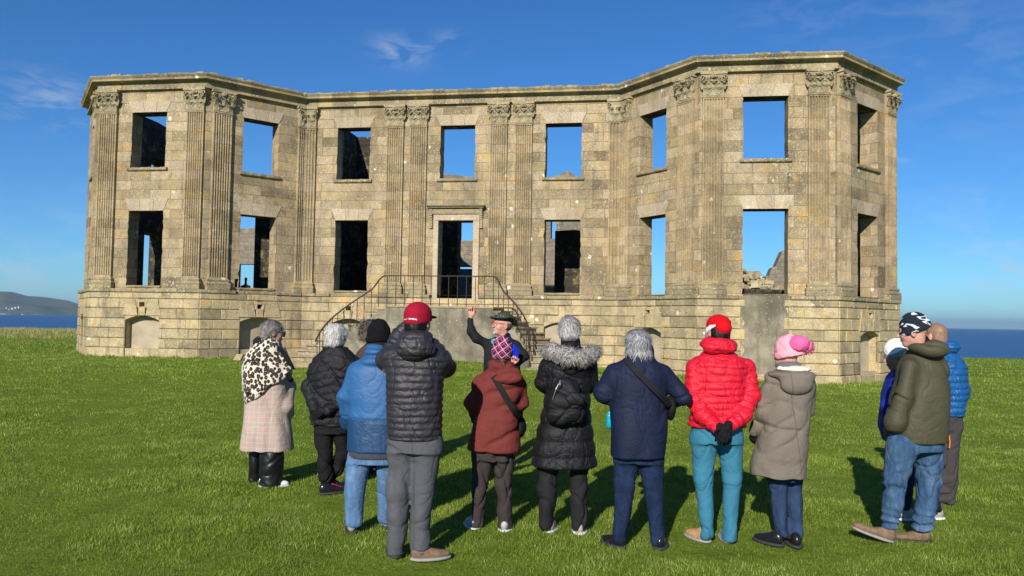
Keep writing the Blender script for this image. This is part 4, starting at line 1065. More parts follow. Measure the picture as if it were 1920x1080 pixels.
def strands(name, o_mesh, n, ln, mat, parent, flow, width=.0022, seed=0, up=.35, curl=0., zmin=None, segs=4, keep=None):
    """locks combed over the surface of a hair cap"""
    r = np.random.default_rng(seed); V = np.array([v.co for v in o_mesh.data.vertices]); Fc = np.array([p.vertices[:] for p in o_mesh.data.polygons]); N = vnormals(V, Fc)
    ix = r.integers(0, len(V), n); 
    if keep is not None: ix = ix[keep(V[ix])]
    n = len(ix); p = V[ix]-N[ix]*.002; nn = N[ix]; out = []; rn = []
    fl = flow(p); fl = fl-nn*np.sum(fl*nn, 1)[:, None]; fl /= np.maximum(np.linalg.norm(fl, axis=1), 1e-6)[:, None]
    side = np.cross(nn, fl); ang = r.normal(0, .35, n)[:, None]; fl = fl*np.cos(ang)+side*np.sin(ang); side = np.cross(nn, fl)
    L = ln*r.uniform(.5, 1.2, n)[:, None]; pts = []; ph = r.uniform(0, 6.28, (n, 1))
    for i in range(segs+1):
        t = i/segs; pts.append(p+fl*L*t*(1-.15*t)+nn*L*(up*math.sin(t*2.4)*r.uniform(.3, 1, (n, 1))*(1-.75*np.clip(nn[:, 2:3], 0, 1)) if i else 0)+curl*L*(side*np.sin(ph+t*7)+nn*np.cos(ph+t*7)*.6)*t)
    Vs = []; F4 = []
    for i, q in enumerate(pts):
        w = width*(1-.75*(i/segs)); Vs += [q-side*w, q+side*w]
    Vs = np.stack(Vs, 1).reshape(-1, 3); b = np.arange(n)*(2*(segs+1))
    for i in range(segs): F4.append(np.stack([b+2*i, b+2*i+1, b+2*i+3, b+2*i+2], 1))
    F4 = np.concatenate(F4); rr = np.tile(r.random(n), segs)
    return np_mesh(name, Vs, F4, mat, parent, smooth=True, attrs={'rnd': ('FACE', rr)})

class Person:
    def __init__(s, Y, foot, label, cat='person', group=None, z0=0.):
        s.Y = Y; a = at(foot[0], foot[1], Y); s.o = np.array([a.x, Y, z0]); s.label = label; s.kids = []
        s.root = None; s.label = label; s.cat = cat; s.group = group
    def P(s, px, py, dy=0.): v = at(px, py, s.Y+dy); return np.array(v)-s.o
    def pt(s, x): return (*s.P(x[0], x[1], x[2]), x[3])
    def lv(s, rows):
        out = []
        for (py, xl, xr, dep, dy) in rows:
            a = s.P(xl, py, dy); b = s.P(xr, py, dy); out.append((float((a[2]+b[2])/2), float((a[0]+b[0])/2), dy, float((b[0]-a[0])/2), dep/2))
        return out
    def head(s, px, py, dy=0, **k): s.H = Head(s.P(px, py, dy), **k); return s.H
    def body(s, head, torso, arms, legs, mat=SKIN, hands=None, h=.008, nk=None):
        pr = head.prims() if head else []
        L = s.lv(torso); sh = [(z, cx, cy, max(rx-.03, .03), max(ry-.03, .03)) for z, cx, cy, rx, ry in L]
        top = max(L)[0]; tp = [r for r in L if r[0] == top][0]
        if head: pr.append((cap(head.p(0, -.022, -.06), nk if nk is not None else (tp[1], tp[2], top-.06), .053*head.k, .062), .03))
        pr.append((loft(sh), .03))
        for a in arms: 
            for f in chain([(*s.pt(q)[:3], max(q[3]-.022, .03)) for q in a]): pr.append((f, .02))
        for a in legs:
            for f in chain([(*(np.array(s.pt(q)[:3])+np.array([0, .01, .07 if i == len(a)-1 else 0])), max(q[3]-.045, .026)) for i, q in enumerate(a)]): pr.append((f, .02))
        for hd in (hands or []):
            for f in hd: pr.append((f, .006))
        root = sculpt('person', pr, mat, None, h); root.location = Vector(s.o); root['label'] = s.label; root['category'] = s.cat
        if s.group: root['group'] = s.group
        s.root = root; return root
    def top(s, name, mat, torso, arms, k=.05, extra=(), cut=(), disp=None, h=.0075, quilt=None, rnd=.012, fs=.32):
        """garment: torso loft + sleeves; quilt=(amp, pitch, sharp) adds baffles along torso height and sleeve length"""
        T = loft(s.lv(torso), rnd=rnd); pr = [(T, 0)]; segs = []
        for a in arms:
            acc = 0; pts = [s.pt(q) for q in a]
            for p, q in zip(pts, pts[1:]):
                f = cap(p[:3], q[:3], p[3]*.94, q[3]*.94); pr.append((f, k)); segs.append((f, acc)); acc += float(np.linalg.norm(np.array(p[:3])-np.array(q[:3])))
        for e in extra: pr.append(e)
        for c in cut: pr.append(c)
        base = disp or wr(.007, 8, len(name)+int(s.Y*7))
        def D(V):
            d = base(V)*(1 if not quilt else fs)
            if quilt:
                amp, pitch = quilt[:2]; td = T(V); best = td+.0; par = V[:, 2]+.012*vnoise(V, 4, 3); 
                for f, acc in segs:
                    a, ab, L, ra, rb = f.seg; t = np.clip(((V-a)@ab)/L, 0, 1); dd = f(V); m = dd < best; best = np.where(m, dd, best); par = np.where(m, acc+t*math.sqrt(L)+.01, par)
                c = np.abs(np.sin(math.pi*par/pitch)); d = d+1.25*amp*(np.sqrt(c)-.7)+.35*amp*fbm(V*np.array([1, 1, .4]), 22, 4, 2)*c
            return d
        return sculpt(name, pr, mat, s.root, h, D)
    def legs(s, name, mat, legs, waist, k=.03, disp=None, h=.0075, extra=()):
        pr = [(loft(s.lv(waist), rnd=.01), 0)]
        for a in legs:
            for j, f in enumerate(chain([(*s.pt(q)[:3], q[3]*(.97 if i == 0 else .93)) for i, q in enumerate(a)])): pr.append((f, k if j == 0 else .02))
        zc = min(s.pt(q)[2] for a in legs for q in a)
        for a in legs:     # calf and knee
            if len(a) > 2:
                q = np.array(s.pt(a[-2])); r = np.array(s.pt(a[-1])); m = q[:3]*.62+r[:3]*.38; pr.append((ell((m[0], m[1]-.018, m[2]), (q[3]*.7, q[3]*.86, .14)), .02))
        for e in extra: pr.append(e)
        # flat hems
        zc = max(.018, zc-.035)
        def hem(P): return (zc+.02*np.clip(P[:, 1]-pr[0][0].bb[0][1]-.12, 0, .3))-P[:, 2]
        hem.bb = pr[0][0].bb; pr.append((hem, 'and'))
        b0 = wr(.0085, 9, int(s.Y*13), 1., (.8, -.75), .22); b1 = wr(.013, 15, int(s.Y*5), 1., (.3, -.35), .22)
        def D(V):
            if disp: return disp(V)
            z = V[:, 2]; low = np.exp(-((z-.10)/.11)**2)+.5*np.exp(-((z-.48)/.10)**2)
            return b0(V)+low*b1(V)
        return sculpt(name, pr, mat, s.root, h, D)
    def shoe(s, heel, yaw, mat, sole, L=.27, w=.044, hgt=.07, lift=0., z=.0):
        """heel: local xy of the heel; points along yaw"""
        M = Head((heel[0], heel[1], z), yaw=yaw, pitch=lift); e = M
        up = [(e.e((0, .075, .045), (w*.86, .085, .045)), 0), (e.e((0, L-.085, .034), (w*.95, .082, .030)), .03), (e.e((0, .045, .07), (w*.8, .052, .045)), .02), (M.half((0, 0, -1), -.014), 'and')]
        o = sculpt('shoe', up, mat, s.root, .006)
        so = [(e.e((0, .07, .012), (w*.95, .082, .02)), 0), (e.e((0, L-.09, .012), (w*1.0, .086, .02)), .05), (M.half((0, 0, 1), .022), 'and'), (M.half((0, 0, -1), .0), 'and')]
        q = sculpt('sole', so, sole, s.root, .006); q.parent = o; return o
def hair_cap(p, H, grow=.014, mat=None, back=-.03, low=-.07, front=.055, amp=.006, name='hair', s=26, h=.006):
    """hair shell over the skull, cut away from the face"""
    pr = [(H.e((0, -.016, .036), (.072+grow, .092+grow, .080+grow*.55)), 0), (H.e((0, -.045, -.03), (.066+grow*.8, .06+grow, .07)), .03),
          (H.half((0, .75, -.66), front), 'and'), (H.half((0, 0, -1), -low), 'and'), (H.half((0, .9, -.25), .072), 'and')]
    return sculpt(name, pr, mat, p.root, h, lambda V: amp*fbm(V*np.array([1, 1, .5]), s, 3, 3))
def down(H, fwd=0.):
    def f(p): q = (p-H.c)@H.R; out = np.zeros_like(q); out[:, 2] = -1; out += .9*q/np.maximum(np.linalg.norm(q, axis=1), 1e-6)[:, None]*np.array([1, 1, 0]); return out@H.R.T
    return f
def ribbon(mb, pts, w, nrm, th=.004):
    """flat strap following pts"""
    pts = [Vector(p) for p in pts]; rows = []
    for i, p in enumerate(pts):
        d = (pts[min(i+1, len(pts)-1)]-pts[max(i-1, 0)]).normalized(); n = Vector(nrm(i)).normalized(); s_ = d.cross(n).normalized()*w/2
        rows.append([p-s_, p+s_, p+s_+n*th, p-s_+n*th])
    for a, b in zip(rows, rows[1:]):
        for i in range(4): j = (i+1) % 4; mb.face([a[i], a[j], b[j], b[i]])
    mb.face(rows[0][::-1]); mb.face(rows[-1])
def hood_prims(s, cx, cy, dy, w, hgt, dep, k=.02, tilt=0):
    """hood lying on the back: a sagging pouch with a rolled rim"""
    c = s.P(cx, cy, dy); return [(ell(c, (w, dep, hgt)), k)]
BLACKSOLE = simple('dark_sole', (.03, .03, .03), .8); WHITESOLE = simple('white_sole', (.7, .7, .68), .6); BROWNLEA = simple('brown_suede', (.17, .105, .06), .85, var=.35, sc=25); BLACKLEA = simple('black_leather', (.012, .012, .013), .22, var=.1)
TANLEA = simple('tan_leather', (.42, .25, .11), .6); SOLEGREY = simple('grey_sole', (.28, .26, .23), .8)
def quiltmat(name, col, rough=.5, spec=.3):
    return cloth(name, col, rough, .1, 150, .35, .8, spec)
def beanie(p, H, mat, name='beanie', brim=None, low=0., tilt=0., high=.02, grow=.02, back=0., roll=True, pom=None, noise=.003):
    k = H
    pl_ = H.half((0, -.28+tilt, -1), -.012+low)
    grow = grow*.78; pr = [(k.e((0, -.018-back*.4, .040+high*.5-low*.3), (.076+grow, .095+grow+back*.3, .090+grow*.8+high*.5+low*.3)), 0), (pl_, 'and')]
    if roll:
        # folded band: shell slice
        b = [(k.e((0, -.016, .03-low*.5), (.083+grow, .104+grow, .10+grow)), 0), (H.half((0, -.28+tilt, -1), low), 'and'), (H.half((0, .28-tilt, 1), .045-low), 'and')]
        F2 = field(b); F2.bb = b[0][0].bb
        if not brim: pr = pr[:2]+[(F2, .008)]
    cut = (k.e((0, -.016, .018), (.070, .090, .085)), -.004); 
    o = sculpt(name, pr, mat, p.root, .006, lambda V: noise*fbm(V, 30, 2, 2))
    if brim: q = sculpt('hat_band', b, brim, p.root, .006, lambda V: .002*fbm(V, 40, 2, 2))
    return o
def glovehand(p, c, to, mat, name='glove', side=1, palm=(0, -1, 0), h=.004, curl=.5, spread=.25, body=False, point=None, k=1.):
    """hand with palm, four unequal bent fingers and a thumb; c wrist, to = direction of the fingers, palm = palm normal"""
    c = np.array(c, float); d = np.array(to, float); d /= np.linalg.norm(d); n = np.array(palm, float); n = n-d*(n@d); n /= np.linalg.norm(n); s_ = np.cross(d, n)*side
    w = lambda a, b, e: c+(d*a+s_*b+n*e)*k
    pr = [(cap(w(0, 0, 0), w(.03, 0, 0), .027*k, .027*k), 0), (cap(w(.035, .022, 0), w(.082, .028, 0), .016*k, .013*k), .012), (cap(w(.035, -.018, 0), w(.078, -.026, 0), .017*k, .0125*k), .012), (cap(w(.04, 0, .0), w(.085, 0, 0), .017*k, .013*k), .012)]
    for i, (b, L) in enumerate(((.029, .066), (.0095, .076), (-.0095, .070), (-.028, .054))):
        cu = curl; 
        if point is not None and i in point: cu = .06
        a0 = cu*.9; p0 = np.array([.083-.004*abs(i-1.5), b, .0]); pts = [p0]; ang = a0; sp = b*spread*4
        for f in (.46, .30, .24):
            dv = np.array([math.cos(ang), sp*.6, math.sin(ang)]); pts.append(pts[-1]+dv*L*f); ang += cu*1.25
        rs = [.0098, .0092, .0085, .0072]
        for j in range(3): pr.append((cap(w(*pts[j]), w(*pts[j+1]), rs[j]*k*(1.15 if not body else 1), rs[j+1]*k*(1.15 if not body else 1)), .004 if j else .008))
    tp = [np.array([.02, .022, .004]), np.array([.05, .048, .018]), np.array([.078, .052, .030+.02*curl]), np.array([.098, .044, .040+.03*curl])]
    for j in range(3): pr.append((cap(w(*tp[j]), w(*tp[j+1]), (.0135, .0115, .010)[j]*k, (.0115, .010, .008)[j]*k), .008 if j == 0 else .003))
    if body: return [q for q in pr]
    return sculpt(name, pr, mat, p.root, h, lambda V: .0012*fbm(V, 60, 1, 2))

# ---- 1 woman in the leopard shawl
def build_leopard():
    p = Person(7.95, (500, 905), 'person with short grey hair in a leopard print shawl and checked coat')
    H = p.head(512, 623, .0, yaw=62, pitch=-6, k=1.02)
    p.body(H, [(650, 486, 530, .2, 0), (672, 470, 538, .26, 0), (740, 468, 536, .30, 0), (840, 466, 536, .3, 0)], [], [[(484, 800, .05, .08), (480, 900, .05, .06)], [(510, 800, -.05, .08), (508, 902, -.05, .06)]], SKIN_P)
    gr = hairmat('grey_hair', (.16, .14, .125), (.46, .43, .40))
    c = hair_cap(p, H, .016, gr, low=-.055, front=.07); strands('hair_locks', c, 1500, .05, gr, c, down(H), .0016, 2, up=.5, keep=lambda v: v[:, 2] > H.c[2]-.05)
    # glasses arm and lenses
    mb = MB(); 
    for sx in (-1, 1):
        tube(mb, [H.p(sx*.079, -.005, .012), H.p(sx*.066, .095, .012)], .003, 5)
        ring = [H.p(sx*.033+.024*math.cos(a), .112, .004+.018*math.sin(a)) for a in np.linspace(0, 6.283, 13)]; tube(mb, ring, .0025, 5)
        mb.face(ring[:-1], None)
    mb.build('glasses', simple('dark_glass', (.05, .015, .012), .2), p.root)
    def chk(t, ob):
        c = t.ramp(t.noise(ob, 3, 4), [(.3, (.36, .275, .23)), (.7, (.46, .36, .30))]); w = t.coord('Object', (1, 1, 1), (0, 0, .5)); sx = t.new('SeparateXYZ', Vector=w)
        def line(ax, per, wd, off=0.):
            m = t.math('FRACT', t.math('ADD', t.math('DIVIDE', sx.outputs[ax], per), off)); return t.math('LESS_THAN', m, wd)
        for per, wd, off, cc, am in ((.05, .10, 0, (.52, .46, .42), .5), (.15, .05, .3, (.55, .22, .14), .5), (.10, .05, .72, (.26, .27, .29), .45)):
            m = t.math('MAXIMUM', line(0, per, wd, off), line(2, per, wd, off)); c = t.mix(t.math('MULTIPLY', m, am), c, cc)
        return c
    coat = cloth('checked_wool', (1, 1, 1), .85, extra=chk, crease=.5)
    def sway(V):
        z = V[:, 2]; a = np.arctan2(V[:, 1], V[:, 0]); return wr(.006, 6, 3, .5)(V)+np.clip(1.2-z, 0, 1)*.007*np.sin(a*7+2*vnoise(V, 3, 4))
    p.top('coat', coat, [(655, 484, 528, .2, 0), (672, 470, 540, .28, 0), (720, 463, 540, .36, 0), (770, 460, 541, .36, 0), (815, 455, 548, .40, 0), (843, 451, 550, .42, 0)],
          [[(525, 672, .05, .06), (541, 725, .10, .068), (537, 762, -.02, .062), (544, 775, .10, .05)]], disp=sway)
    def leo(t, ob):
        v = t.new('TexVoronoi', Vector=t.coord('Object', (1, 1, .8)), Scale=30., Randomness=.8); d = t.math('ADD', v.outputs['Distance'], t.math('MULTIPLY', t.math('SUBTRACT', t.noise(ob, 42, 3), .5), .4))
        sp = t.ramp(d, [(.52, 1.), (.58, 0.)]); inn = t.ramp(d, [(.22, 1.), (.30, 0.)])
        return t.mix(t.math('MULTIPLY', inn, .6), t.mix(sp, (.60, .53, .42), (.02, .016, .014)), (.16, .11, .07))
    shawl = cloth('leopard_print', (1, 1, 1), .95, extra=leo, sheen=.3, crease=.2)
    Q = lv = p.lv([(636, 488, 523, .2, 0), (650, 476, 534, .26, 0), (672, 461, 541, .34, 0), (705, 456, 547, .40, 0), (740, 460, 546, .41, 0), (765, 463, 545, .40, 0)])
    L = loft(Q, rnd=.01)
    a = p.P(467, 760, 0); b = p.P(547, 699, 0); n = np.array([-(a[2]-b[2]), 0, (a[0]-b[0])]); n /= np.linalg.norm(n); n = n if n[2] < 0 else -n
    def cutf(P): return (P-a)@n+.012*np.sin(P[:, 0]*30)
    cutf.bb = L.bb
    sculpt('shawl', [(L, 0), (cap(p.P(530, 670, -.05), p.P(549, 728, -.1), .05, .045), .03), (cutf, 'and')], shawl, p.root, .008, lambda V: .009+wr(.010, 5, 8, .5)(V))
    # scarf collar and black fringed corners
    SC = cloth('black_scarf', (.018, .018, .022), .9)
    sculpt('scarf', [(ell(p.P(500, 640, .0), (.115, .13, .055)), 0), (ell(p.P(487, 642, -.03), (.06, .08, .055)), .03)], SC, p.root, .007, wr(.008, 12, 3))
    mb = MB()
    for (pts, w) in (([(523, 650), (536, 668), (545, 684), (549, 693)], .05), ([(538, 700), (545, 712), (549, 714)], .05), ([(466, 735), (464, 750), (467, 760)], .03)):
        ribbon(mb, [p.P(x, y, -.19+.05*i) for i, (x, y) in enumerate(pts)], w, lambda i: (0, -1, .2), .012)
    mb.build('shawl_fringe', SC, p.root)
    LE = cloth('glossy_black_trousers', (.008, .008, .009), .38, .1, 20, .12, 1., .35)
    p.legs('trousers', LE, [[(485, 800, .08, .085), (480, 850, .08, .075), (478, 896, .08, .07)], [(512, 800, -.05, .10), (510, 855, -.06, .12), (508, 903, -.08, .125)]], [(790, 466, 538, .3, 0), (830, 468, 536, .3, 0)])
    for (x, Yo, L) in ((469, .12, .22), (484, -.10, .28)):
        w_ = p.P(x, 905, Yo); p.shoe((w_[0]+.02, w_[1]), 78, WHITESOLE, WHITESOLE, L=L)

# ---- 2 white haired man in black quilted jacket
def build_white():
    p = Person(7.7, (618, 918), 'person with thick white hair in black quilted jacket, gloved hands behind the back')
    H = p.head(632, 632, 0, yaw=28, pitch=-3, k=1.03)
    p.body(H, [(655, 612, 652, .16, 0), (675, 592, 672, .22, 0), (795, 588, 655, .24, 0)], [[(597, 680, 0, .06), (577, 728, -.05, .055), (592, 768, -.14, .045)], [(664, 682, 0, .06), (668, 730, -.05, .055), (612, 770, -.16, .045)]],
           [[(606, 795, 0, .09), (608, 850, 0, .075), (612, 900, -.05, .05)], [(640, 795, 0, .09), (645, 850, .06, .07), (628, 900, .02, .05)]], SKIN_P)
    wh = hairmat('white_hair', (.62, .60, .57), (.88, .86, .82))
    c = hair_cap(p, H, .022, wh, low=-.075, front=.06, amp=.010); strands('hair_locks', c, 1700, .045, wh, c, down(H), .0017, 3, up=.5, curl=.25)
    def chev(V): 
        z = V[:, 2]+.28*np.abs(V[:, 0]-.04); return .010*(np.sqrt(np.abs(np.sin(math.pi*z/.075)))-.7)+wr(.006, 7, 2)(V)
    BL = quiltmat('black_nylon', (.008, .008, .010), .6, .25)
    p.top('jacket', BL, [(650, 608, 652, .17, 0), (664, 598, 664, .22, 0), (682, 583, 678, .27, 0), (735, 584, 668, .30, 0), (775, 582, 662, .30, 0), (797, 584, 660, .30, 0)],
          [[(596, 682, 0, .066), (576, 728, -.04, .06), (590, 766, -.14, .052)], [(668, 684, 0, .066), (668, 735, -.05, .06), (616, 770, -.18, .052)]], disp=chev,
          extra=[(cap(p.P(630, 656, 0), p.P(630, 645, .0), .075, .07), .02)], cut=[(cap(p.P(632, 650, .01), p.P(634, 625, .02), .06, .075), -.006)])
    GL = cloth('black_gloves', (.012, .012, .013), .7)
    glovehand(p, p.P(592, 767, -.17), (.8, .1, -.55), GL, side=1, palm=(0, 1, .2), curl=.5); glovehand(p, p.P(610, 770, -.20), (-.9, -.05, -.35), GL, side=-1, palm=(0, 1, .2), curl=.6)
    TR = cloth('black_trousers', (.012, .011, .012), .8, crease=.6)
    p.legs('trousers', TR, [[(606, 800, 0, .098), (608, 850, -.02, .082), (613, 897, -.05, .068)], [(640, 800, 0, .098), (646, 848, .05, .078), (622, 897, .06, .066)]], [(785, 588, 660, .26, 0), (812, 591, 656, .26, 0)])
    a = p.P(601, 918, -.14); o = p.shoe((a[0], a[1]), 55, BLACKLEA, BLACKSOLE, L=.29)
    b = p.P(617, 915, .0); o = p.shoe((b[0], b[1]), 62, BLACKLEA, BLACKSOLE, L=.29)
    mb = MB(); Hs = Head((a[0], a[1], 0), yaw=55)
    for i in range(5): tube(mb, [Hs.p(-.03, .12+.022*i, .088-.009*i), Hs.p(.03, .13+.022*i, .088-.009*i)], .005, 5)
    mb.build('laces', simple('red_lace', (.5, .02, .03), .6), p.root)

# ---- 3 blue jacket, black beanie
def build_blue():
    p = Person(6.27, (668, 998), 'person in a two-tone blue waterproof jacket, black beanie and pale blue jeans')
    H = p.head(707, 634, 0, yaw=-38, pitch=8, k=1.0)
    p.body(H, [(662, 690, 728, .16, 0), (680, 660, 764, .22, 0), (800, 655, 750, .26, 0)], [[(667, 690, 0, .06), (648, 740, .03, .055), (652, 785, .15, .045)]],
           [[(672, 840, 0, .1), (662, 920, 0, .075), (662, 985, 0, .055)], [(728, 840, 0, .1), (725, 920, .05, .07), (722, 975, .1, .05)]], SKIN_P)
    beanie(p, H, cloth('black_knit', (.008, .008, .009), .98, weave=120, bmp=.5), grow=.018, high=.02, low=.04)
    def two(t, ob):
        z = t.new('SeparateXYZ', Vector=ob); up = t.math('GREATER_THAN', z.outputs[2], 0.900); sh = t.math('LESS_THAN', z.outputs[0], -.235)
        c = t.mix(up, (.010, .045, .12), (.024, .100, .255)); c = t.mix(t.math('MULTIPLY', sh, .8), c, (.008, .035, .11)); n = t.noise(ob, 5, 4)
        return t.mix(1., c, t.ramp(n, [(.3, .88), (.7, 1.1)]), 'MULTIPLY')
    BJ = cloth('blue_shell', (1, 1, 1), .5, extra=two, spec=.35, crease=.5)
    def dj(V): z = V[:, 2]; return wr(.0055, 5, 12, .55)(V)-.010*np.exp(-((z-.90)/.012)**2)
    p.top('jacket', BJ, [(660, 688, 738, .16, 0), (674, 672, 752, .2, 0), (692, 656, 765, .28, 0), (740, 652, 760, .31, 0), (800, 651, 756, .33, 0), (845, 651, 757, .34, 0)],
          [[(668, 694, 0, .068), (645, 745, .02, .066), (650, 795, .12, .056)], [(756, 694, 0, .068), (768, 740, .05, .062), (756, 790, .16, .054)]], disp=dj,
          extra=[(ell(p.P(706, 678, -.085), (.125, .07, .045)), .02), (ell(p.P(706, 660, -.03), (.10, .10, .045)), .015)])
    # darker lining collar
    sculpt('hood_collar', [(ell(p.P(708, 653, .0), (.090, .10, .055)), 0), (H.e((0, .0, -.01), (.07, .09, .1)), -.005)], cloth('navy_lining', (.03, .10, .22), .7), p.root, .007, wr(.005, 10, 4))
    SW = cloth('ribbed_wool', (.055, .06, .075), .95, weave=90, bmp=.5)
    p.top('sweater', SW, [(838, 654, 753, .31, 0), (850, 655, 752, .31, 0), (857, 656, 750, .30, 0)], [], disp=lambda V: .003*np.sin(V[:, 0]*320))
    def den(t, ob): n = t.noise(t.coord('Object', (1, 1, .35)), 12, 5, .7); return t.ramp(n, [(.3, (.05, .105, .21)), (.55, (.10, .18, .32)), (.75, (.20, .30, .45))])
    JN = cloth('pale_denim', (1, 1, 1), .9, extra=den, weave=260, crease=.7)
    p.legs('jeans', JN, [[(674, 855, 0, .105), (665, 920, 0, .082), (663, 978, -.02, .079)], [(727, 855, .02, .105), (726, 920, .06, .08), (725, 968, .12, .075)]], [(840, 655, 752, .28, 0), (868, 655, 750, .28, 0)])
    a = p.P(660, 990, -.06); p.shoe((a[0], a[1]), -8, SOLEGREY, BLACKSOLE, L=.27); b = p.P(722, 985, .1); p.shoe((b[0], b[1]), 20, SOLEGREY, BLACKSOLE, L=.27)

# ---- 4 red cap, dark grey puffer
def build_grey():
    p = Person(5.63, (770, 1045), 'tall person in dark grey padded jacket, crimson baseball cap and grey trousers')
    H = p.head(785, 603, 0, yaw=22, pitch=2, k=1.03)
    p.body(H, [(640, 765, 812, .16, 0), (662, 728, 832, .22, 0), (810, 730, 825, .25, 0)], [[(727, 668, 0, .06), (722, 690, .22, .055), (752, 622, .34, .04)], [(828, 672, 0, .06), (834, 700, .25, .055), (812, 680, .38, .045)]],
           [[(750, 830, 0, .11), (745, 930, 0, .08), (742, 1030, 0, .06)], [(800, 830, 0, .11), (795, 930, 0, .08), (784, 1020, -.02, .06)]])
    hm = hairmat('dark_brown_hair', (.008, .006, .005), (.035, .024, .018)); c = hair_cap(p, H, .012, hm, low=-.085, front=.03); strands('hair_locks', c, 700, .022, hm, c, down(H), .0014, 4, up=.2)
    CR = cloth('crimson_cotton', (.30, .008, .028), .8, weave=200)
    capo = sculpt('baseball_cap', [(H.e((0, -.012, .048), (.093, .112, .092)), 0), (H.e((0, -.013, .012), (.0935, .1125, .075)), .01), (H.half((0, .16, -1), .0), 'and')], CR, p.root, .006, lambda V: .0025*fbm(V, 9, 2, 2))
    vz = sculpt('visor', [(H.e((0, .125, .030), (.074, .072, .012), rx=-.12), 0)], cloth('navy_visor', (.02, .028, .05), .7), p.root, .005); vz.parent = capo
    # small white lettering over the back strap: two short words, sewn
    mb = MB(); gl = {'v': [((0, 1), (.5, 0)), ((.5, 0), (1, 1))], 'i': [((.5, 0), (.5, 1))], 't': [((0, 1), (1, 1)), ((.5, 0), (.5, 1))], 'u': [((0, 1), (0, 0)), ((0, 0), (1, 0)), ((1, 0), (1, 1))], 's': [((1, 1), (0, 1)), ((0, 1), (0, .5)), ((0, .5), (1, .5)), ((1, .5), (1, 0)), ((1, 0), (0, 0))],
          'm': [((0, 0), (0, 1)), ((0, 1), (.5, .4)), ((.5, .4), (1, 1)), ((1, 1), (1, 0))], 'e': [((1, 1), (0, 1)), ((0, 1), (0, 0)), ((0, .5), (.8, .5)), ((0, 0), (1, 0))], 'r': [((0, 0), (0, 1)), ((0, 1), (1, 1)), ((1, 1), (1, .5)), ((1, .5), (0, .5)), ((.4, .5), (1, 0))], 'n': [((0, 0), (0, 1)), ((0, 1), (1, 0)), ((1, 0), (1, 1))]}
    txt = 'viit summers'; x0 = -.058; cw = .0098
    for i, ch in enumerate(txt):
        if ch == ' ': continue
        ang0 = x0+i*cw; hh = .007 if i < 4 else .0095
        for (a, b) in gl[ch]:
            pp_ = []
            for q in (a, b):
                X_ = ang0+q[0]*cw*.7; th = X_/.108; zz = .012+q[1]*hh+.006*(1-(X_/.06)**2); pp_.append(H.p(math.sin(th)*.0965, -.012-math.cos(th)*.1165, zz))
            tube(mb, pp_, .0013, 4)
    lt = mb.build('cap_lettering', simple('white_thread', (.8, .78, .76), .7), p.root); lt.parent = capo
    GP_ = quiltmat('graphite_nylon', (.026, .023, .028), .45, .4)
    p.top('padded_jacket', GP_, [(634, 758, 816, .17, 0), (648, 735, 832, .23, 0), (668, 722, 838, .29, 0), (705, 724, 832, .31, 0), (750, 725, 829, .31, 0), (800, 726, 829, .31, 0), (822, 727, 828, .30, 0)],
          [[(730, 670, 0, .074), (722, 676, .22, .066), (748, 630, .36, .055), (760, 612, .36, .048)], [(826, 676, 0, .076), (837, 690, .22, .068), (812, 690, .42, .055)]], quilt=(.009, .048), h=.0085,
          cut=[(cap(p.P(787, 640, .02), p.P(788, 610, .02), .062, .09), -.006)], extra=[(cap(p.P(788, 642, .0), p.P(788, 632, .0), .088, .082), .02)])
    def hq(V): z = V[:, 2]; return .007*(np.sqrt(np.abs(np.sin(math.pi*z/.045)))-.7)+.005*fbm(V, 16, 2, 2)
    sculpt('hood', [(ell(p.P(775, 650, -.15), (.13, .085, .095)), 0), (ell(p.P(780, 632, -.07), (.125, .11, .055)), .03), (cap(p.P(790, 640, -.17), p.P(803, 655, -.13), .045, .05), .02)], GP_, p.root, .0075, hq)
    glov = glovehand(p, p.P(764, 610, .36), (.4, .3, .9), SKIN, body=True)
    o = sculpt('raised_hand', glov, SKIN, p.root, .005)
    TR = cloth('grey_trousers', (.085, .085, .095), .92, crease=.6, seams=[(1, .03, .035, 0.)])
    p.legs('trousers', TR, [[(752, 835, 0, .112), (747, 920, 0, .092), (743, 1035, .02, .074)], [(801, 835, 0, .112), (794, 920, 0, .092), (785, 1025, -.02, .078)]], [(812, 729, 827, .27, 0), (848, 726, 829, .28, 0)])
    a = p.P(775, 1048, -.06); p.shoe((a[0]+.0, a[1]+.0), 72, BROWNLEA, SOLEGREY, L=.27, hgt=.09); b = p.P(744, 1040, .0); p.shoe((b[0], b[1]-.02), -15, simple('dark_shoe', (.05, .05, .06)), BLACKSOLE, L=.28)

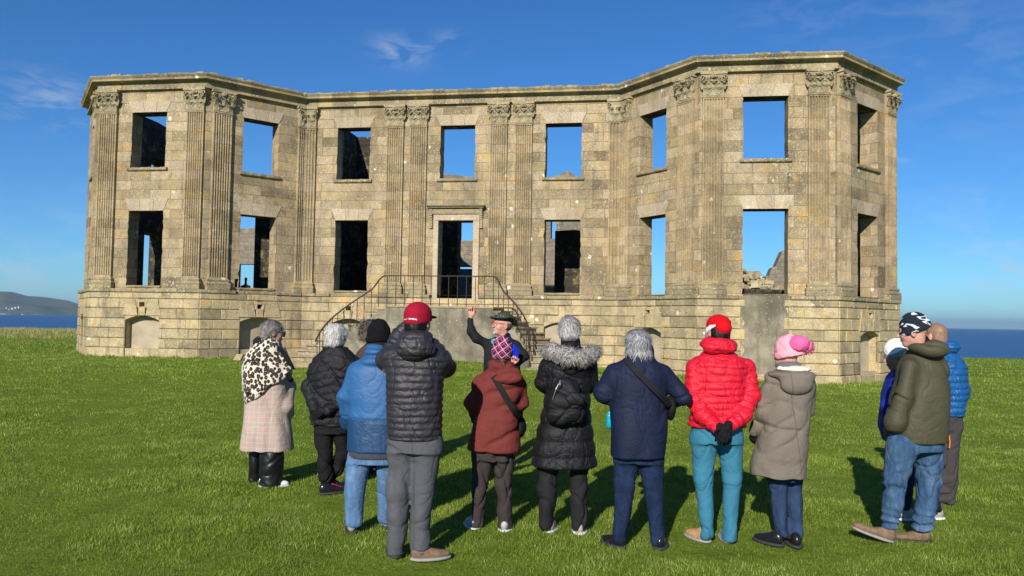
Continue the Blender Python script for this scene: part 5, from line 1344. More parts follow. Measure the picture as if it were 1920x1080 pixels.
# ---- 5 partly hidden person with curly hair
def build_curly():
    p = Person(8.5, (698, 886), 'person with curly brown hair, mostly hidden behind the person in the black beanie')
    H = p.head(697, 622, 0, yaw=35, pitch=0)
    tor = [(642, 688, 716, .18, 0), (655, 674, 728, .24, 0), (672, 669, 733, .27, 0), (760, 670, 732, .29, 0), (830, 668, 734, .3, 0)]
    p.body(H, tor, [], [[(690, 800, 0, .08), (690, 886, 0, .05)], [(712, 800, 0, .08), (712, 886, 0, .05)]])
    hm = hairmat('curly_brown_hair', (.05, .035, .028), (.22, .17, .14)); c = hair_cap(p, H, .030, hm, low=-.08, front=.07, amp=.014); strands('hair_locks', c, 1300, .06, hm, c, down(H), .002, 5, up=.5, curl=.5)
    p.top('coat', cloth('dark_brown_wool', (.06, .04, .035), .9), tor, [[(677, 668, 0, .055), (672, 720, .0, .055), (680, 760, .1, .045)], [(725, 668, 0, .055), (730, 720, .0, .055), (724, 760, .1, .045)]])
    p.legs('trousers', cloth('dark_trousers', (.02, .02, .025)), [[(690, 810, 0, .08), (690, 880, 0, .06)], [(712, 810, 0, .08), (712, 880, 0, .06)]], [(790, 676, 726, .2, 0), (820, 676, 726, .2, 0)])
    for x in (690, 712): a = p.P(x, 886, 0); p.shoe((a[0], a[1]-.03), 10, BLACKLEA, BLACKSOLE)
# ---- 6 the guide
def build_guide():
    p = Person(9.2, (940, 871), 'bearded guide in dark brimmed hat and black fleece, one arm raised and pointing')
    H = p.head(942, 610, 0, yaw=-118, pitch=8, roll=0, k=1.08)
    d = np.array([-.08, -.1, 1.])
    hand = glovehand(p, p.P(883, 594, -.05), (.12, -.02, 1), None, side=1, palm=(-.3, -1, 0), body=True, curl=1.0, point=(0,), k=1.12)
    hf = field(hand); hf.bb = (np.min([f.bb[0] for f, _ in hand], 0), np.max([f.bb[1] for f, _ in hand], 0))
    pr_h = [(hf)]
    p.body(H, [(636, 930, 956, .14, 0), (650, 914, 968, .2, 0), (740, 910, 972, .24, 0)], [[(912, 645, 0, .06), (890, 632, -.06, .05), (883, 600, -.05, .045)], [(970, 650, 0, .06), (980, 672, -.06, .05), (966, 684, -.18, .045)]],
           [[(925, 760, 0, .09), (925, 865, 0, .05)], [(957, 760, 0, .09), (957, 865, 0, .05)]], SKIN_P, hands=[[hf]], h=.0055, nk=tuple(p.P(944, 640, 0)))
    wb = hairmat('white_beard', (.6, .56, .52), (.85, .83, .8))
    b = sculpt('beard', [(H.e((0, .082, -.094), (.024, .024, .026)), 0), (H.e((0, .102, -.045), (.022, .009, .005)), .005), (H.e((0, .105, -.0575), (.014, .02, .005)), -.003), (H.half((0, -1, .4), -.03), 'and')], wb, p.root, .005, lambda V: .003*fbm(V, 50, 1, 2))
    sculpt('hair', [(H.e((0, -.035, .0), (.078, .078, .055)), 0), (H.half((0, 1, 0), -.02), 'and')], hairmat('short_grey_hair', (.12, .11, .10), (.4, .38, .36)), p.root, .006, lambda V: .003*fbm(V, 40, 1, 2))
    mb = MB(); red = simple('red_frame', (.42, .03, .03), .4)
    for sx in (-1, 1):
        tube(mb, [H.p(sx*.080, -.005, .014), H.p(sx*.060, .112, .012)], .003, 5); tube(mb, [H.p(sx*.033+.025*math.cos(a), .122, .004+.018*math.sin(a)) for a in np.linspace(0, 6.283, 15)], .0028, 5, caps=False)
    tube(mb, [H.p(-.01, .124, .01), H.p(.01, .124, .01)], .0028, 5); mb.build('glasses', red, p.root)
    eye = MB()
    for sx in (-1, 1):
        c = H.p(sx*.031, .0955, .005)
        ring = [H.p(sx*.031+.005*math.cos(a), .0955, .005+.005*math.sin(a)) for a in np.linspace(0, 6.283, 11)[:-1]]; eye.face(ring)
    eye.build('eyes', simple('dark_eye', (.02, .015, .012), .2), p.root)
    HT = cloth('dark_green_felt', (.05, .06, .045), .95, .35)
    def brimd(P):
        q = (P-H.c)@H.R/H.k; x, y, z = q.T; z = z-.058-.32*x**2*6-.0+.9*(np.hypot(x, y*.9))**3*6*0; r = np.hypot(x/.135, (y+.01)/.165)
        zz = z+.03*np.clip(-y/.2, 0, 1)+.012*np.sin(3*np.arctan2(y, x)); return np.maximum((r-1)*.135, np.abs(zz)-.007)*H.k
    brimd.bb = (H.c-.24, H.c+.24)
    hat = sculpt('brimmed_hat', [(H.e((0, -.012, .085), (.088, .102, .066)), 0), (H.e((0, 0, .16), (.02, .07, .03)), -.03), (H.half((0, 0, -1), -.045), 'and'), (brimd, .02)], HT, p.root, .006, lambda V: .003*fbm(V, 12, 2, 2))
    mb = MB(); r = np.random.default_rng(4)
    for i in range(9):
        th = r.uniform(-1.2, 1.7); c = Vector(H.p(math.sin(th)*.096, math.cos(th)*.108-.01, .082+r.uniform(-.02, .02))); s = r.uniform(.006, .012)
        for a in range(5): q = c+Vector((math.cos(a*1.26)*s, -.008, math.sin(a*1.26)*s)); mb.face([c+Vector((0, -.012, 0)), q+Vector((.003, 0, 0)), q+Vector((0, 0, .006))]); box(mb, lambda s_, d_, z_, c=c: (c.x+s_, c.y-d_, c.z+z_), -s*.7, s*.7, 0, .010, -s*.7, s*.7)
    mb.build('hat_pins', simple('pale_pins', (.55, .62, .60), .4), p.root).parent = hat
    FL = cloth('black_fleece', (.016, .016, .019), .8, crease=.5)
    p.top('fleece', FL, [(632, 927, 955, .15, 0), (642, 912, 968, .21, 0), (658, 907, 975, .26, 0), (700, 907, 976, .29, 0), (735, 906, 976, .30, 0)],
          [[(914, 645, 0, .062), (893, 634, -.05, .056), (884, 622, -.06, .052), (882, 600, -.05, .042)], [(967, 650, 0, .064), (982, 668, -.05, .058), (966, 686, -.20, .048), (955, 684, -.26, .042)]],
          extra=[(cap(p.P(946, 638, 0), p.P(946, 630, 0), .072, .066), .015)], cut=[(cap(p.P(944, 632, 0), p.P(942, 612, 0), .056, .07), -.006), (cap(p.P(939, 640, -.16), p.P(941, 626, -.08), .008, .035), -.01)])
    mb = MB(); c = p.P(926, 640, -.155)
    for ring, n, r0 in ((1, 8, .024),):
        for i in range(n):
            a = i*6.283/n; q = (c[0]+r0*math.cos(a), c[1], c[2]+r0*math.sin(a)*1.0)
            mb.face([(q[0]+.0095*math.cos(t), q[1]-.004, q[2]+.0095*math.sin(t)) for t in np.linspace(0, 6.283, 9)[:-1]][::-1])
    mb.face([(c[0]+.011*math.cos(t), c[1]-.004, c[2]+.011*math.sin(t)) for t in np.linspace(0, 6.283, 9)[:-1]][::-1])
    for q_ in range(len(mb.v)): pass
    bd = mb.build('badge', simple('cyan_thread', (.02, .42, .60), .6), p.root)
    sculpt('holding_hand', glovehand(p, p.P(958, 684, -.30), (.3, -.1, .9), None, body=True, curl=.8, palm=(.3, -.9, 0)), SKIN_P, p.root, .006)
    TR = cloth('guide_trousers', (.02, .022, .028)); p.legs('trousers', TR, [[(925, 770, 0, .09), (925, 862, 0, .06)], [(957, 770, 0, .09), (957, 862, 0, .06)]], [(728, 910, 973, .24, 0), (755, 910, 973, .24, 0)])
    for x in (925, 957): a = p.P(x, 870, 0); p.shoe((a[0], a[1]+.08), 188, BLACKLEA, BLACKSOLE)
    # the folder, a thing of its own
    mb = MB(); a = [p.P(958.5, 650, -.33), p.P(964, 645, -.36), p.P(973, 654, -.30), p.P(972, 672, -.30), p.P(960, 673, -.33)]; o = p.o
    off = np.array([.0, .02, 0]); A = [v+o for v in a]; B = [v+o+off for v in a]
    mb.face(A[::1]); mb.face(B[::-1])
    for i in range(len(A)): j = (i+1) % len(A); mb.face([A[i], B[i], B[j], A[j]])
    tag(mb.build('folder', simple('blue_plastic', (.008, .03, .62), .35)), 'bright blue folder held against the black fleece of the pointing guide', 'folder')

def crossbag(p, name, label, pts, w, mat, off=-.01, bag=None):
    """strap running over the back, with its bag; top-level thing standing in world space"""
    root = empty(name, tuple(p.o+np.array([0, 0, .9])), label=label, cat='bag')
    M = Matrix.Translation(-root.location)
    mb = MB(); P_ = [p.P(x, y, d)+p.o for x, y, d in pts]
    # smooth the path
    Q = []
    for i in range(len(P_)-1):
        for t in np.linspace(0, 1, 6)[:-1]: Q.append(P_[i]*(1-t)+P_[i+1]*t)
    Q.append(P_[-1]); Q = np.array(Q)
    for _ in range(4): Q[1:-1] = .5*Q[1:-1]+.25*(Q[:-2]+Q[2:])
    ribbon(mb, Q, w, lambda i: (0, -1, .15), .006)
    o = mb.build('strap', mat); o.parent = root; o.matrix_parent_inverse = M
    if bag:
        b = sculpt('bag_body', bag, mat, None, .008, wr(.005, 10, 3)); b.location = Vector(p.o); b.parent = root; b.matrix_parent_inverse = M
    return root
# ---- 7 maroon jacket, tartan beanie
def build_maroon():
    p = Person(6.4, (925, 990), 'person in a maroon hooded jacket and purple tartan beanie directly in front of the guide')
    H = p.head(941, 664, 0, yaw=-6, pitch=4, k=.93)
    p.body(H, [(695, 925, 962, .16, 0), (712, 898, 978, .22, 0), (830, 885, 965, .26, 0)], [], [[(903, 840, 0, .09), (898, 920, 0, .07), (895, 980, 0, .05)], [(943, 840, 0, .09), (945, 920, 0, .07), (947, 985, 0, .05)]])
    def tart(t, ob):
        r = t.coord('Object', (1, 1, 1), (0, .65, .2)); s = t.new('SeparateXYZ', Vector=r); c = (.16, .035, .09)
        def line(ax, per, wd, off): return t.math('LESS_THAN', t.math('FRACT', t.math('ADD', t.math('DIVIDE', s.outputs[ax], per), off)), wd)
        c = t.mix(t.math('MAXIMUM', line(0, .05, .3, 0.), line(2, .05, .3, 0.)), c, (.035, .02, .05)); c = t.mix(t.math('MAXIMUM', line(0, .05, .10, .35), line(2, .05, .10, .35)), c, (.62, .38, .50)); c = t.mix(t.math('MAXIMUM', line(0, .05, .09, .7), line(2, .05, .09, .7)), c, (.5, .05, .09)); return c
    beanie(p, H, cloth('tartan_wool', (1, 1, 1), .95, extra=tart), grow=.024, high=.028, roll=False, tilt=.0, low=.07)
    hm = hairmat('brown_hair', (.05, .03, .02), (.17, .10, .06)); c = sculpt('hair', [(H.e((0, -.02, -.05), (.082, .09, .07)), 0), (H.half((0, 1, 0), .03), 'and')], hm, p.root, .007, lambda V: .005*fbm(V*np.array([1, 1, .3]), 40, 2, 2))
    MR = cloth('maroon_shell', (.145, .030, .026), .75, crease=.6)
    def dm(V): z = V[:, 2]; return wr(.009, 7, 21, .7)(V)-.012*np.exp(-((z-.955)/.02)**2)+.004*np.sin(z*120)*np.exp(-((z-.955)/.05)**2)
    p.top('jacket', MR, [(690, 922, 964, .18, 0), (704, 903, 975, .24, 0), (722, 892, 981, .29, 0), (755, 893, 975, .31, 0), (776, 892, 971, .30, 0), (810, 884, 973, .33, 0), (844, 877, 974, .35, 0)],
          [[(900, 722, 0, .068), (884, 758, .04, .062), (892, 785, .18, .052)], [(973, 722, 0, .066), (977, 758, .04, .060), (968, 785, .18, .052)]], disp=dm)
    sculpt('hood', [(ell(p.P(940, 686, -.02), (.105, .12, .062)), 0), (ell(p.P(950, 709, -.12), (.125, .07, .052)), .03), (cap(p.P(920, 697, -.08), p.P(966, 700, -.08), .035, .035), .02), (ell(p.P(941, 676, .0), (.082, .09, .055)), -.01)], MR, p.root, .0075, wr(.012, 12, 6))
    TR = cloth('dark_brown_trousers', (.042, .033, .032), .85, crease=.5)
    p.legs('trousers', TR, [[(905, 850, 0, .088), (900, 910, 0, .070), (895, 980, 0, .064)], [(943, 850, 0, .088), (944, 910, 0, .072), (947, 985, 0, .068)]], [(826, 887, 963, .25, 0), (862, 886, 963, .25, 0)])
    for x, y, yw, dy in ((891, 985, -16, 0), (945, 992, 8, -.05)): a = p.P(x, y, dy); p.shoe((a[0], a[1]-.015), yw, simple('pale_trainer', (.35, .34, .34)), WHITESOLE, L=.25)
    BK = cloth('black_webbing', (.012, .012, .013), .7)
    crossbag(p, 'shoulder_bag', 'black strap bag slung diagonally across the maroon jacket', [(925, 705, -.13), (938, 728, -.175), (952, 752, -.185), (965, 772, -.175), (974, 784, -.08)], .048, BK, bag=[(ell(p.P(973, 800, .06), (.06, .09, .09)), 0)])

# ---- 8 long black padded coat with fur hood
def build_fur():
    p = Person(6.35, (1058, 995), 'person in a long black padded coat with a grey fur-trimmed hood, wearing a small backpack')
    H = p.head(1068, 621, 0, yaw=4, pitch=-2, k=1.)
    p.body(H, [(655, 1050, 1088, .16, 0), (672, 1022, 1112, .24, 0), (860, 1010, 1105, .3, 0)], [], [[(1030, 870, 0, .09), (1026, 920, 0, .07), (1025, 980, 0, .05)], [(1084, 870, 0, .09), (1085, 920, 0, .07), (1086, 985, 0, .05)]])
    gr = hairmat('silver_hair', (.30, .29, .28), (.72, .70, .67)); c = hair_cap(p, H, .018, gr, low=-.085, front=.07); strands('hair_locks', c, 1800, .07, gr, c, down(H), .0017, 6, up=.12, keep=lambda v: v[:, 2] > H.c[2]-.02)
    BK = quiltmat('black_padded_nylon', (.009, .008, .010), .55, .25)
    p.top('padded_coat', BK, [(652, 1048, 1094, .18, 0), (666, 1030, 1106, .26, 0), (684, 1019, 1111, .31, 0), (735, 1024, 1106, .32, 0), (775, 1016, 1107, .35, 0), (820, 1004, 1113, .40, 0), (872, 996, 1119, .44, 0)],
          [[(1026, 686, 0, .072), (1019, 716, .04, .066), (1036, 738, .20, .056)], [(1106, 686, 0, .072), (1107, 716, .04, .066), (1092, 738, .20, .056)]], quilt=(.012, .125))
    sculpt('collar', [(cap(p.P(1070, 658, 0), p.P(1070, 640, 0), .088, .080), 0), (cap(p.P(1070, 650, .01), p.P(1070, 615, .02), .06, .085), -.006)], BK, p.root, .007, wr(.006, 10, 2))
    hd = sculpt('hood', [(ell(p.P(1072, 672, -.12), (.15, .07, .07)), 0), (ell(p.P(1074, 690, -.13), (.07, .045, .07)), .04), (ell(p.P(1068, 658, -.02), (.17, .13, .04)), .04)], BK, p.root, .008, wr(.009, 10, 4))
    fm = hairmat('grey_fur', (.17, .16, .15), (.66, .63, .58))
    path = [(1022, 655, -.06, .03), (1034, 654, -.12, .042), (1052, 661, -.17, .046), (1072, 667, -.20, .050), (1090, 668, -.18, .048), (1106, 662, -.12, .046), (1116, 656, -.06, .036)]
    pts = [(*p.P(x, y, d), r) for x, y, d, r in path]
    fr = sculpt('fur_trim', [(f, .01) for f in chain(pts)], fm, hd, .008, lambda V: .008*fbm(V, 24, 3, 2)); fr.parent = p.root
    strands('fur', fr, 6500, .055, fm, fr, lambda q: np.tile(np.array([.25, -.3, -1.]), (len(q), 1))+np.random.default_rng(2).normal(0, .5, (len(q), 3)), .0018, 8, up=.9, curl=.1)
    TR = cloth('black_soft_trousers', (.018, .017, .019), .75, crease=.4)
    p.legs('trousers', TR, [[(1028, 870, 0, .092), (1026, 915, 0, .084), (1025, 980, 0, .075)], [(1085, 870, 0, .085), (1086, 915, 0, .080), (1086, 988, -.02, .078)]], [(850, 1006, 1108, .25, 0), (872, 1006, 1108, .25, 0)])
    for x, y, yw, dy in ((1030, 990, 8, 0), (1087, 998, 4, -.05)): a = p.P(x, y, dy); p.shoe((a[0], a[1]-.015), yw, simple('beige_trainer', (.38, .3, .25)), WHITESOLE, L=.26)
    # backpack
    root = empty('backpack', tuple(p.o+np.array([0, -.2, 1.05])), label='small black backpack worn over the long padded coat', cat='backpack'); M = Matrix.Translation(-root.location)
    NB = cloth('black_nylon_bag', (.008, .008, .009), .6, crease=.4, spec=.25)
    def add(name, pr, mat, dp): b = sculpt(name, pr, mat, None, .008, dp); b.location = Vector(p.o); b.parent = root; b.matrix_parent_inverse = M; return b
    add('bag_body', [(loft([(p.P(0, 770, 0)[2], p.P(1065, 0, 0)[0], -.225, .125, .06), (p.P(0, 750, 0)[2], p.P(1066, 0, 0)[0], -.235, .15, .085), (p.P(0, 725, 0)[2], p.P(1067, 0, 0)[0], -.235, .135, .08), (p.P(0, 700, 0)[2], p.P(1070, 0, 0)[0], -.215, .095, .055), (p.P(0, 688, 0)[2], p.P(1071, 0, 0)[0], -.20, .07, .03)], rnd=.02), 0)], NB, wr(.008, 9, 12))
    add('front_pocket', [(ell(p.P(1078, 748, -.31), (.085, .03, .055)), 0)], NB, wr(.005, 12, 2))
    mb = MB()
    for pts in ([(1058, 692, -.19), (1048, 672, -.17), (1040, 660, -.08)], [(1084, 692, -.19), (1096, 675, -.17), (1104, 664, -.08)], [(1064, 688, -.22), (1072, 682, -.24), (1080, 688, -.22)]):
        ribbon(mb, [p.P(*q)+p.o for q in pts], .03, lambda i: (0, -1, .2), .006)
    o = mb.build('strap', NB); o.parent = root; o.matrix_parent_inverse = M
    mb = MB(); tube(mb, [p.P(x, y, d)+p.o for x, y, d in ((1050, 716, -.325), (1042, 730, -.325), (1036, 750, -.31))], .003, 5); tube(mb, [p.P(x, y, d)+p.o for x, y, d in ((1050, 713, -.33), (1050, 722, -.335))], .005, 5)
    o = mb.build('zip', simple('zip_metal', (.5, .5, .5), .3, .8)); o.parent = root; o.matrix_parent_inverse = M

# ---- 9 navy coat
def build_navy():
    p = Person(5.97, (1197, 1022), 'person with silver bobbed hair in a navy waterproof coat and dark jeans, elbows out')
    H = p.head(1197, 647, 0, yaw=12, pitch=-3, k=1.04)
    p.body(H, [(675, 1180, 1216, .16, 0), (695, 1150, 1245, .24, 0), (840, 1150, 1242, .28, 0)], [], [[(1172, 850, 0, .1), (1166, 930, 0, .07), (1163, 1005, 0, .055)], [(1222, 850, 0, .1), (1228, 930, 0, .07), (1234, 1010, 0, .055)]])
    gr = hairmat('silver_grey_hair', (.24, .24, .25), (.62, .61, .62)); c = sculpt('hair', [(H.e((0, -.016, .034), (.094, .112, .088)), 0), (H.e((0, -.03, -.045), (.096, .088, .070)), .03), (H.half((0, .8, -.5), .06), 'and'), (H.half((0, 0, -1), .105), 'and')], gr, p.root, .006, lambda V: .004*fbm(V*np.array([1, 1, .2]), 40, 3, 3))
    strands('hair_locks', c, 2200, .09, gr, c, down(H), .0016, 7, up=.06, keep=lambda v: v[:, 2] > H.c[2]-.05)
    NV = cloth('navy_shell', (.008, .013, .036), .65, crease=.6, spec=.2, seams=[(1, -.05, -.19, 0.), (1, .05, .21, 0.), (0, 1, 1.32, 0.)])
    def dn(V): return wr(.012, 7.5, 31, 1.)(V)
    p.top('coat', NV, [(668, 1178, 1222, .18, 0), (682, 1156, 1240, .25, 0), (700, 1143, 1252, .31, 0), (740, 1145, 1250, .33, 0), (790, 1144, 1250, .34, 0), (830, 1144, 1249, .36, 0), (856, 1144, 1248, .36, 0)],
          [[(1152, 700, 0, .072), (1132, 738, .02, .066), (1146, 748, .22, .056)], [(1244, 700, 0, .072), (1279, 742, -.01, .062), (1262, 752, .20, .056)]], disp=dn,
          extra=[(cap(p.P(1201, 676, .0), p.P(1202, 662, 0), .105, .098), .025)], cut=[(cap(p.P(1198, 668, .03), p.P(1196, 635, .03), .07, .11), -.006)])
    JN = cloth('dark_denim', (1, 1, 1), .9, extra=lambda t, ob: t.ramp(t.noise(t.coord('Object', (1, 1, .4)), 9, 5, .7), [(.3, (.008, .014, .036)), (.7, (.018, .034, .080))]), crease=.7)
    p.legs('jeans', JN, [[(1173, 865, 0, .100), (1170, 930, 0, .078), (1164, 1008, 0, .060)], [(1222, 865, 0, .100), (1226, 930, 0, .078), (1234, 1012, 0, .062)]], [(838, 1149, 1243, .27, 0), (868, 1149, 1243, .27, 0)])
    for x, y, yw, dy in ((1166, 1018, -30, -.02), (1236, 1024, 14, -.04)): a = p.P(x, y, dy); p.shoe((a[0], a[1]-.015), yw, BLACKLEA, BLACKSOLE, L=.25)
    BK = cloth('black_strap', (.012, .012, .014), .6)
    crossbag(p, 'shoulder_bag', 'black shoulder bag with its strap across the back of the navy coat', [(1174, 674, -.11), (1190, 692, -.17), (1215, 718, -.19), (1240, 742, -.185), (1256, 760, -.10)], .045, BK, bag=[(ell(p.P(1257, 765, .02), (.045, .09, .095)), 0)])
    r = sculpt('water_bottle', [(cap(p.P(1143, 798, .14), p.P(1143, 780, .14), .028, .026), 0), (cap(p.P(1143, 776, .14), p.P(1143, 773, .14), .014, .014), .004)], simple('cyan_bottle', (.0, .28, .42), .3), None, .005)
    r.location = Vector(p.o); tag(r, 'turquoise bottle half hidden at the left hip of the navy coat', 'bottle')

# ---- 10 red padded jacket
def build_red():
    p = Person(6.14, (1345, 1012), 'person in bright red padded jacket and turquoise trousers, black gloved hands behind the back')
    H = p.head(1344, 622, 0, yaw=-25, pitch=-2, k=1.0)
    p.body(H, [(655, 1328, 1364, .16, 0), (675, 1300, 1396, .24, 0), (800, 1298, 1390, .26, 0)], [[(1302, 685, 0, .06), (1300, 745, -.05, .055), (1345, 798, -.2, .04)], [(1398, 685, 0, .06), (1405, 745, -.05, .055), (1368, 798, -.2, .04)]],
           [[(1320, 810, 0, .1), (1318, 900, 0, .08), (1324, 1000, 0, .055)], [(1366, 810, 0, .1), (1371, 900, 0, .08), (1367, 1005, 0, .055)]])
    hm = hairmat('black_hair', (.006, .005, .005), (.02, .017, .015)); hair_cap(p, H, .010, hm, low=-.09, front=.06)
    RH = cloth('scarlet_felt', (.56, .006, .012), .9); WH = cloth('white_plush', (.8, .78, .76), .95, weave=80, bmp=.6)
    b = [(H.e((0, -.008, .028), (.093, .112, .106)), 0), (H.half((0, -.55, -1), .0), 'and'), (H.half((0, .55, 1), .036), 'and')]
    hat = sculpt('red_hat', [(H.e((0, -.022, .052), (.086, .106, .084)), 0), (H.half((0, -.55, -1), -.02), 'and'), (H.e((.0, -.075, .03), (.07, .06, .065)), .03)], RH, p.root, .006, lambda V: .003*fbm(V, 10, 2, 2))
    sculpt('hat_band', b, WH, p.root, .006, lambda V: .003*fbm(V, 60, 2, 2)).parent = hat
    RD = quiltmat('red_nylon', (.58, .010, .030), .5, .25)
    p.top('padded_jacket', RD, [(656, 1325, 1368, .18, 0), (668, 1308, 1388, .25, 0), (684, 1296, 1402, .30, 0), (725, 1299, 1400, .33, 0), (770, 1297, 1398, .32, 0), (800, 1290, 1397, .32, 0)],
          [[(1303, 690, 0, .080), (1301, 745, -.05, .076), (1318, 778, -.13, .068), (1346, 803, -.22, .050)], [(1399, 690, 0, .080), (1407, 742, -.05, .078), (1394, 778, -.13, .068), (1368, 799, -.22, .050)]], quilt=(.011, .052), k=.03)
    sculpt('hood', [(ell(p.P(1347, 645, -.03), (.142, .13, .060)), 0), (ell(p.P(1350, 654, -.09), (.12, .07, .045)), .03), (H.e((0, .03, .0), (.08, .1, .12)), -.01)], RD, p.root, .0075, lambda V: .006*(np.abs(np.sin(V[:, 2]*55+V[:, 0]*9))-.5)+.007*fbm(V, 14, 2, 2))
    GL = cloth('black_wool_gloves', (.010, .010, .011), .85)
    glovehand(p, p.P(1350, 800, -.26), (.35, -.05, -.9), GL, side=1, palm=(0, 1, 0), curl=.45, k=1.12); glovehand(p, p.P(1366, 796, -.31), (-.35, -.1, -.9), GL, side=-1, palm=(0, 1, .1), curl=.35, k=1.12, spread=.5)
    TR = cloth('turquoise_cotton', (.040, .165, .25), .9, crease=.5, seams=[(0, 1, .92, 0.), (1, 0, .0, 0.)])
    p.legs('trousers', TR, [[(1320, 820, 0, .112), (1319, 900, 0, .082), (1324, 965, 0, .066), (1325, 1002, 0, .068)], [(1368, 820, 0, .112), (1372, 900, 0, .082), (1369, 965, 0, .066), (1366, 1006, 0, .068)]], [(792, 1297, 1392, .29, 0), (830, 1295, 1393, .30, 0)])
    for x, y, yw, dy in ((1327, 1008, -28, .0), (1367, 1012, 6, .0)): a = p.P(x, y, dy); p.shoe((a[0], a[1]-.0), yw, TANLEA, SOLEGREY, L=.25)

# ---- 11 pink bobble hat, taupe coat
def build_pink():
    p = Person(6.1, (1478, 1014), 'person in a taupe hooded coat with cream lining and a pink bobble hat')
    H = p.head(1476, 660, 0, yaw=-48, pitch=3, k=1.0)
    p.body(H, [(692, 1466, 1500, .16, 0), (706, 1445, 1520, .22, 0), (860, 1430, 1505, .28, 0)], [], [[(1465, 880, 0, .09), (1463, 940, 0, .065), (1464, 1000, 0, .05)], [(1490, 880, .05, .09), (1492, 940, .05, .065), (1494, 1000, .0, .05)]], SKIN_P)
    PK = cloth('pale_pink_knit', (.78, .36, .42), .95, weave=110, bmp=.5); HP = cloth('rose_knit', (.78, .13, .31), .95, weave=110, bmp=.8)
    hat = beanie(p, H, PK, grow=.024, high=-.004, roll=True, tilt=0., noise=.004, low=.045)
    q = sculpt('hat_crown', [(ell(p.P(1498, 645, -.085), (.076, .085, .066)), 0), (ell(p.P(1490, 643, -.03), (.06, .09, .058)), .02)], HP, hat, .006, lambda V: .005*fbm(V, 34, 2, 2))
    q = sculpt('bobble', [(ell(p.P(1513, 650, -.06), (.050, .05, .048)), 0)], HP, hat, .006, lambda V: .008*fbm(V, 45, 2, 2)); strands('bobble_yarn', q, 900, .018, hairmat('rose_yarn', (.6, .10, .24), (.85, .3, .45)), q, lambda v: np.random.default_rng(3).normal(0, 1, v.shape), .002, 3, up=1.2)
    TP = cloth('taupe_canvas', (.165, .138, .112), .9, crease=.5, seams=[(1, .12, .11, 0.)])
    p.top('coat', TP, [(690, 1462, 1506, .18, 0), (704, 1446, 1520, .25, 0), (722, 1436, 1527, .30, 0), (770, 1432, 1518, .32, 0), (820, 1424, 1512, .34, 0), (870, 1409, 1508, .38, 0), (893, 1407, 1507, .40, 0)],
          [[(1447, 712, 0, .066), (1432, 765, .0, .062), (1420, 800, .08, .052)], [(1516, 716, .05, .06), (1515, 770, .12, .055)]], disp=lambda V: wr(.008, 7, 41, .8)(V)+np.clip(.9-V[:, 2], 0, 1)*.006*np.sin(np.arctan2(V[:, 1], V[:, 0])*8))
    sculpt('collar', [(ell(p.P(1478, 685, .0), (.095, .10, .042)), 0), (H.e((0, .02, .01), (.078, .10, .11)), -.01)], cloth('grey_jersey', (.13, .135, .15), .9), p.root, .007, wr(.004, 10, 4))
    hd = sculpt('hood', [(ell(p.P(1484, 702, -.07), (.175, .12, .038)), 0), (ell(p.P(1494, 719, -.14), (.12, .062, .085)), .04), (ell(p.P(1488, 690, -.05), (.13, .10, .035)), -.02)], TP, p.root, .0075, wr(.007, 8, 6))
    sculpt('hood_lining', [(ell(p.P(1489, 692, -.055), (.135, .095, .030)), 0)], cloth('cream_fleece', (.78, .70, .52), .98, weave=60, bmp=.9), hd, .007, lambda V: .005*fbm(V, 30, 2, 2))
    sculpt('cuff', [(cap(p.P(1421, 797, .07), p.P(1416, 808, .09), .056, .050), 0)], TP, p.root, .007, wr(.004, 10, 4))
    GL = cloth('dark_mitten', (.012, .012, .014), .8); glovehand(p, p.P(1416, 806, .10), (-.1, .3, -1), GL, palm=(.6, .5, 0), curl=.6)
    JN = cloth('blue_denim', (1, 1, 1), .9, extra=lambda t, ob: t.ramp(t.noise(t.coord('Object', (1, 1, .3)), 12, 5, .7), [(.3, (.014, .026, .062)), (.7, (.038, .066, .13))]), crease=.7)
    p.legs('jeans', JN, [[(1458, 885, 0, .085), (1461, 940, 0, .068), (1464, 1000, 0, .063)], [(1486, 885, .05, .085), (1490, 940, .05, .068), (1493, 1000, .0, .060)]], [(870, 1432, 1504, .25, 0), (900, 1438, 1502, .25, 0)])
    for x, y, yw, dy in ((1463, 1012, -35, -.02), (1494, 1018, 4, -.06)): a = p.P(x, y, dy); p.shoe((a[0], a[1]-.015), yw, BLACKLEA, BLACKSOLE, L=.25)

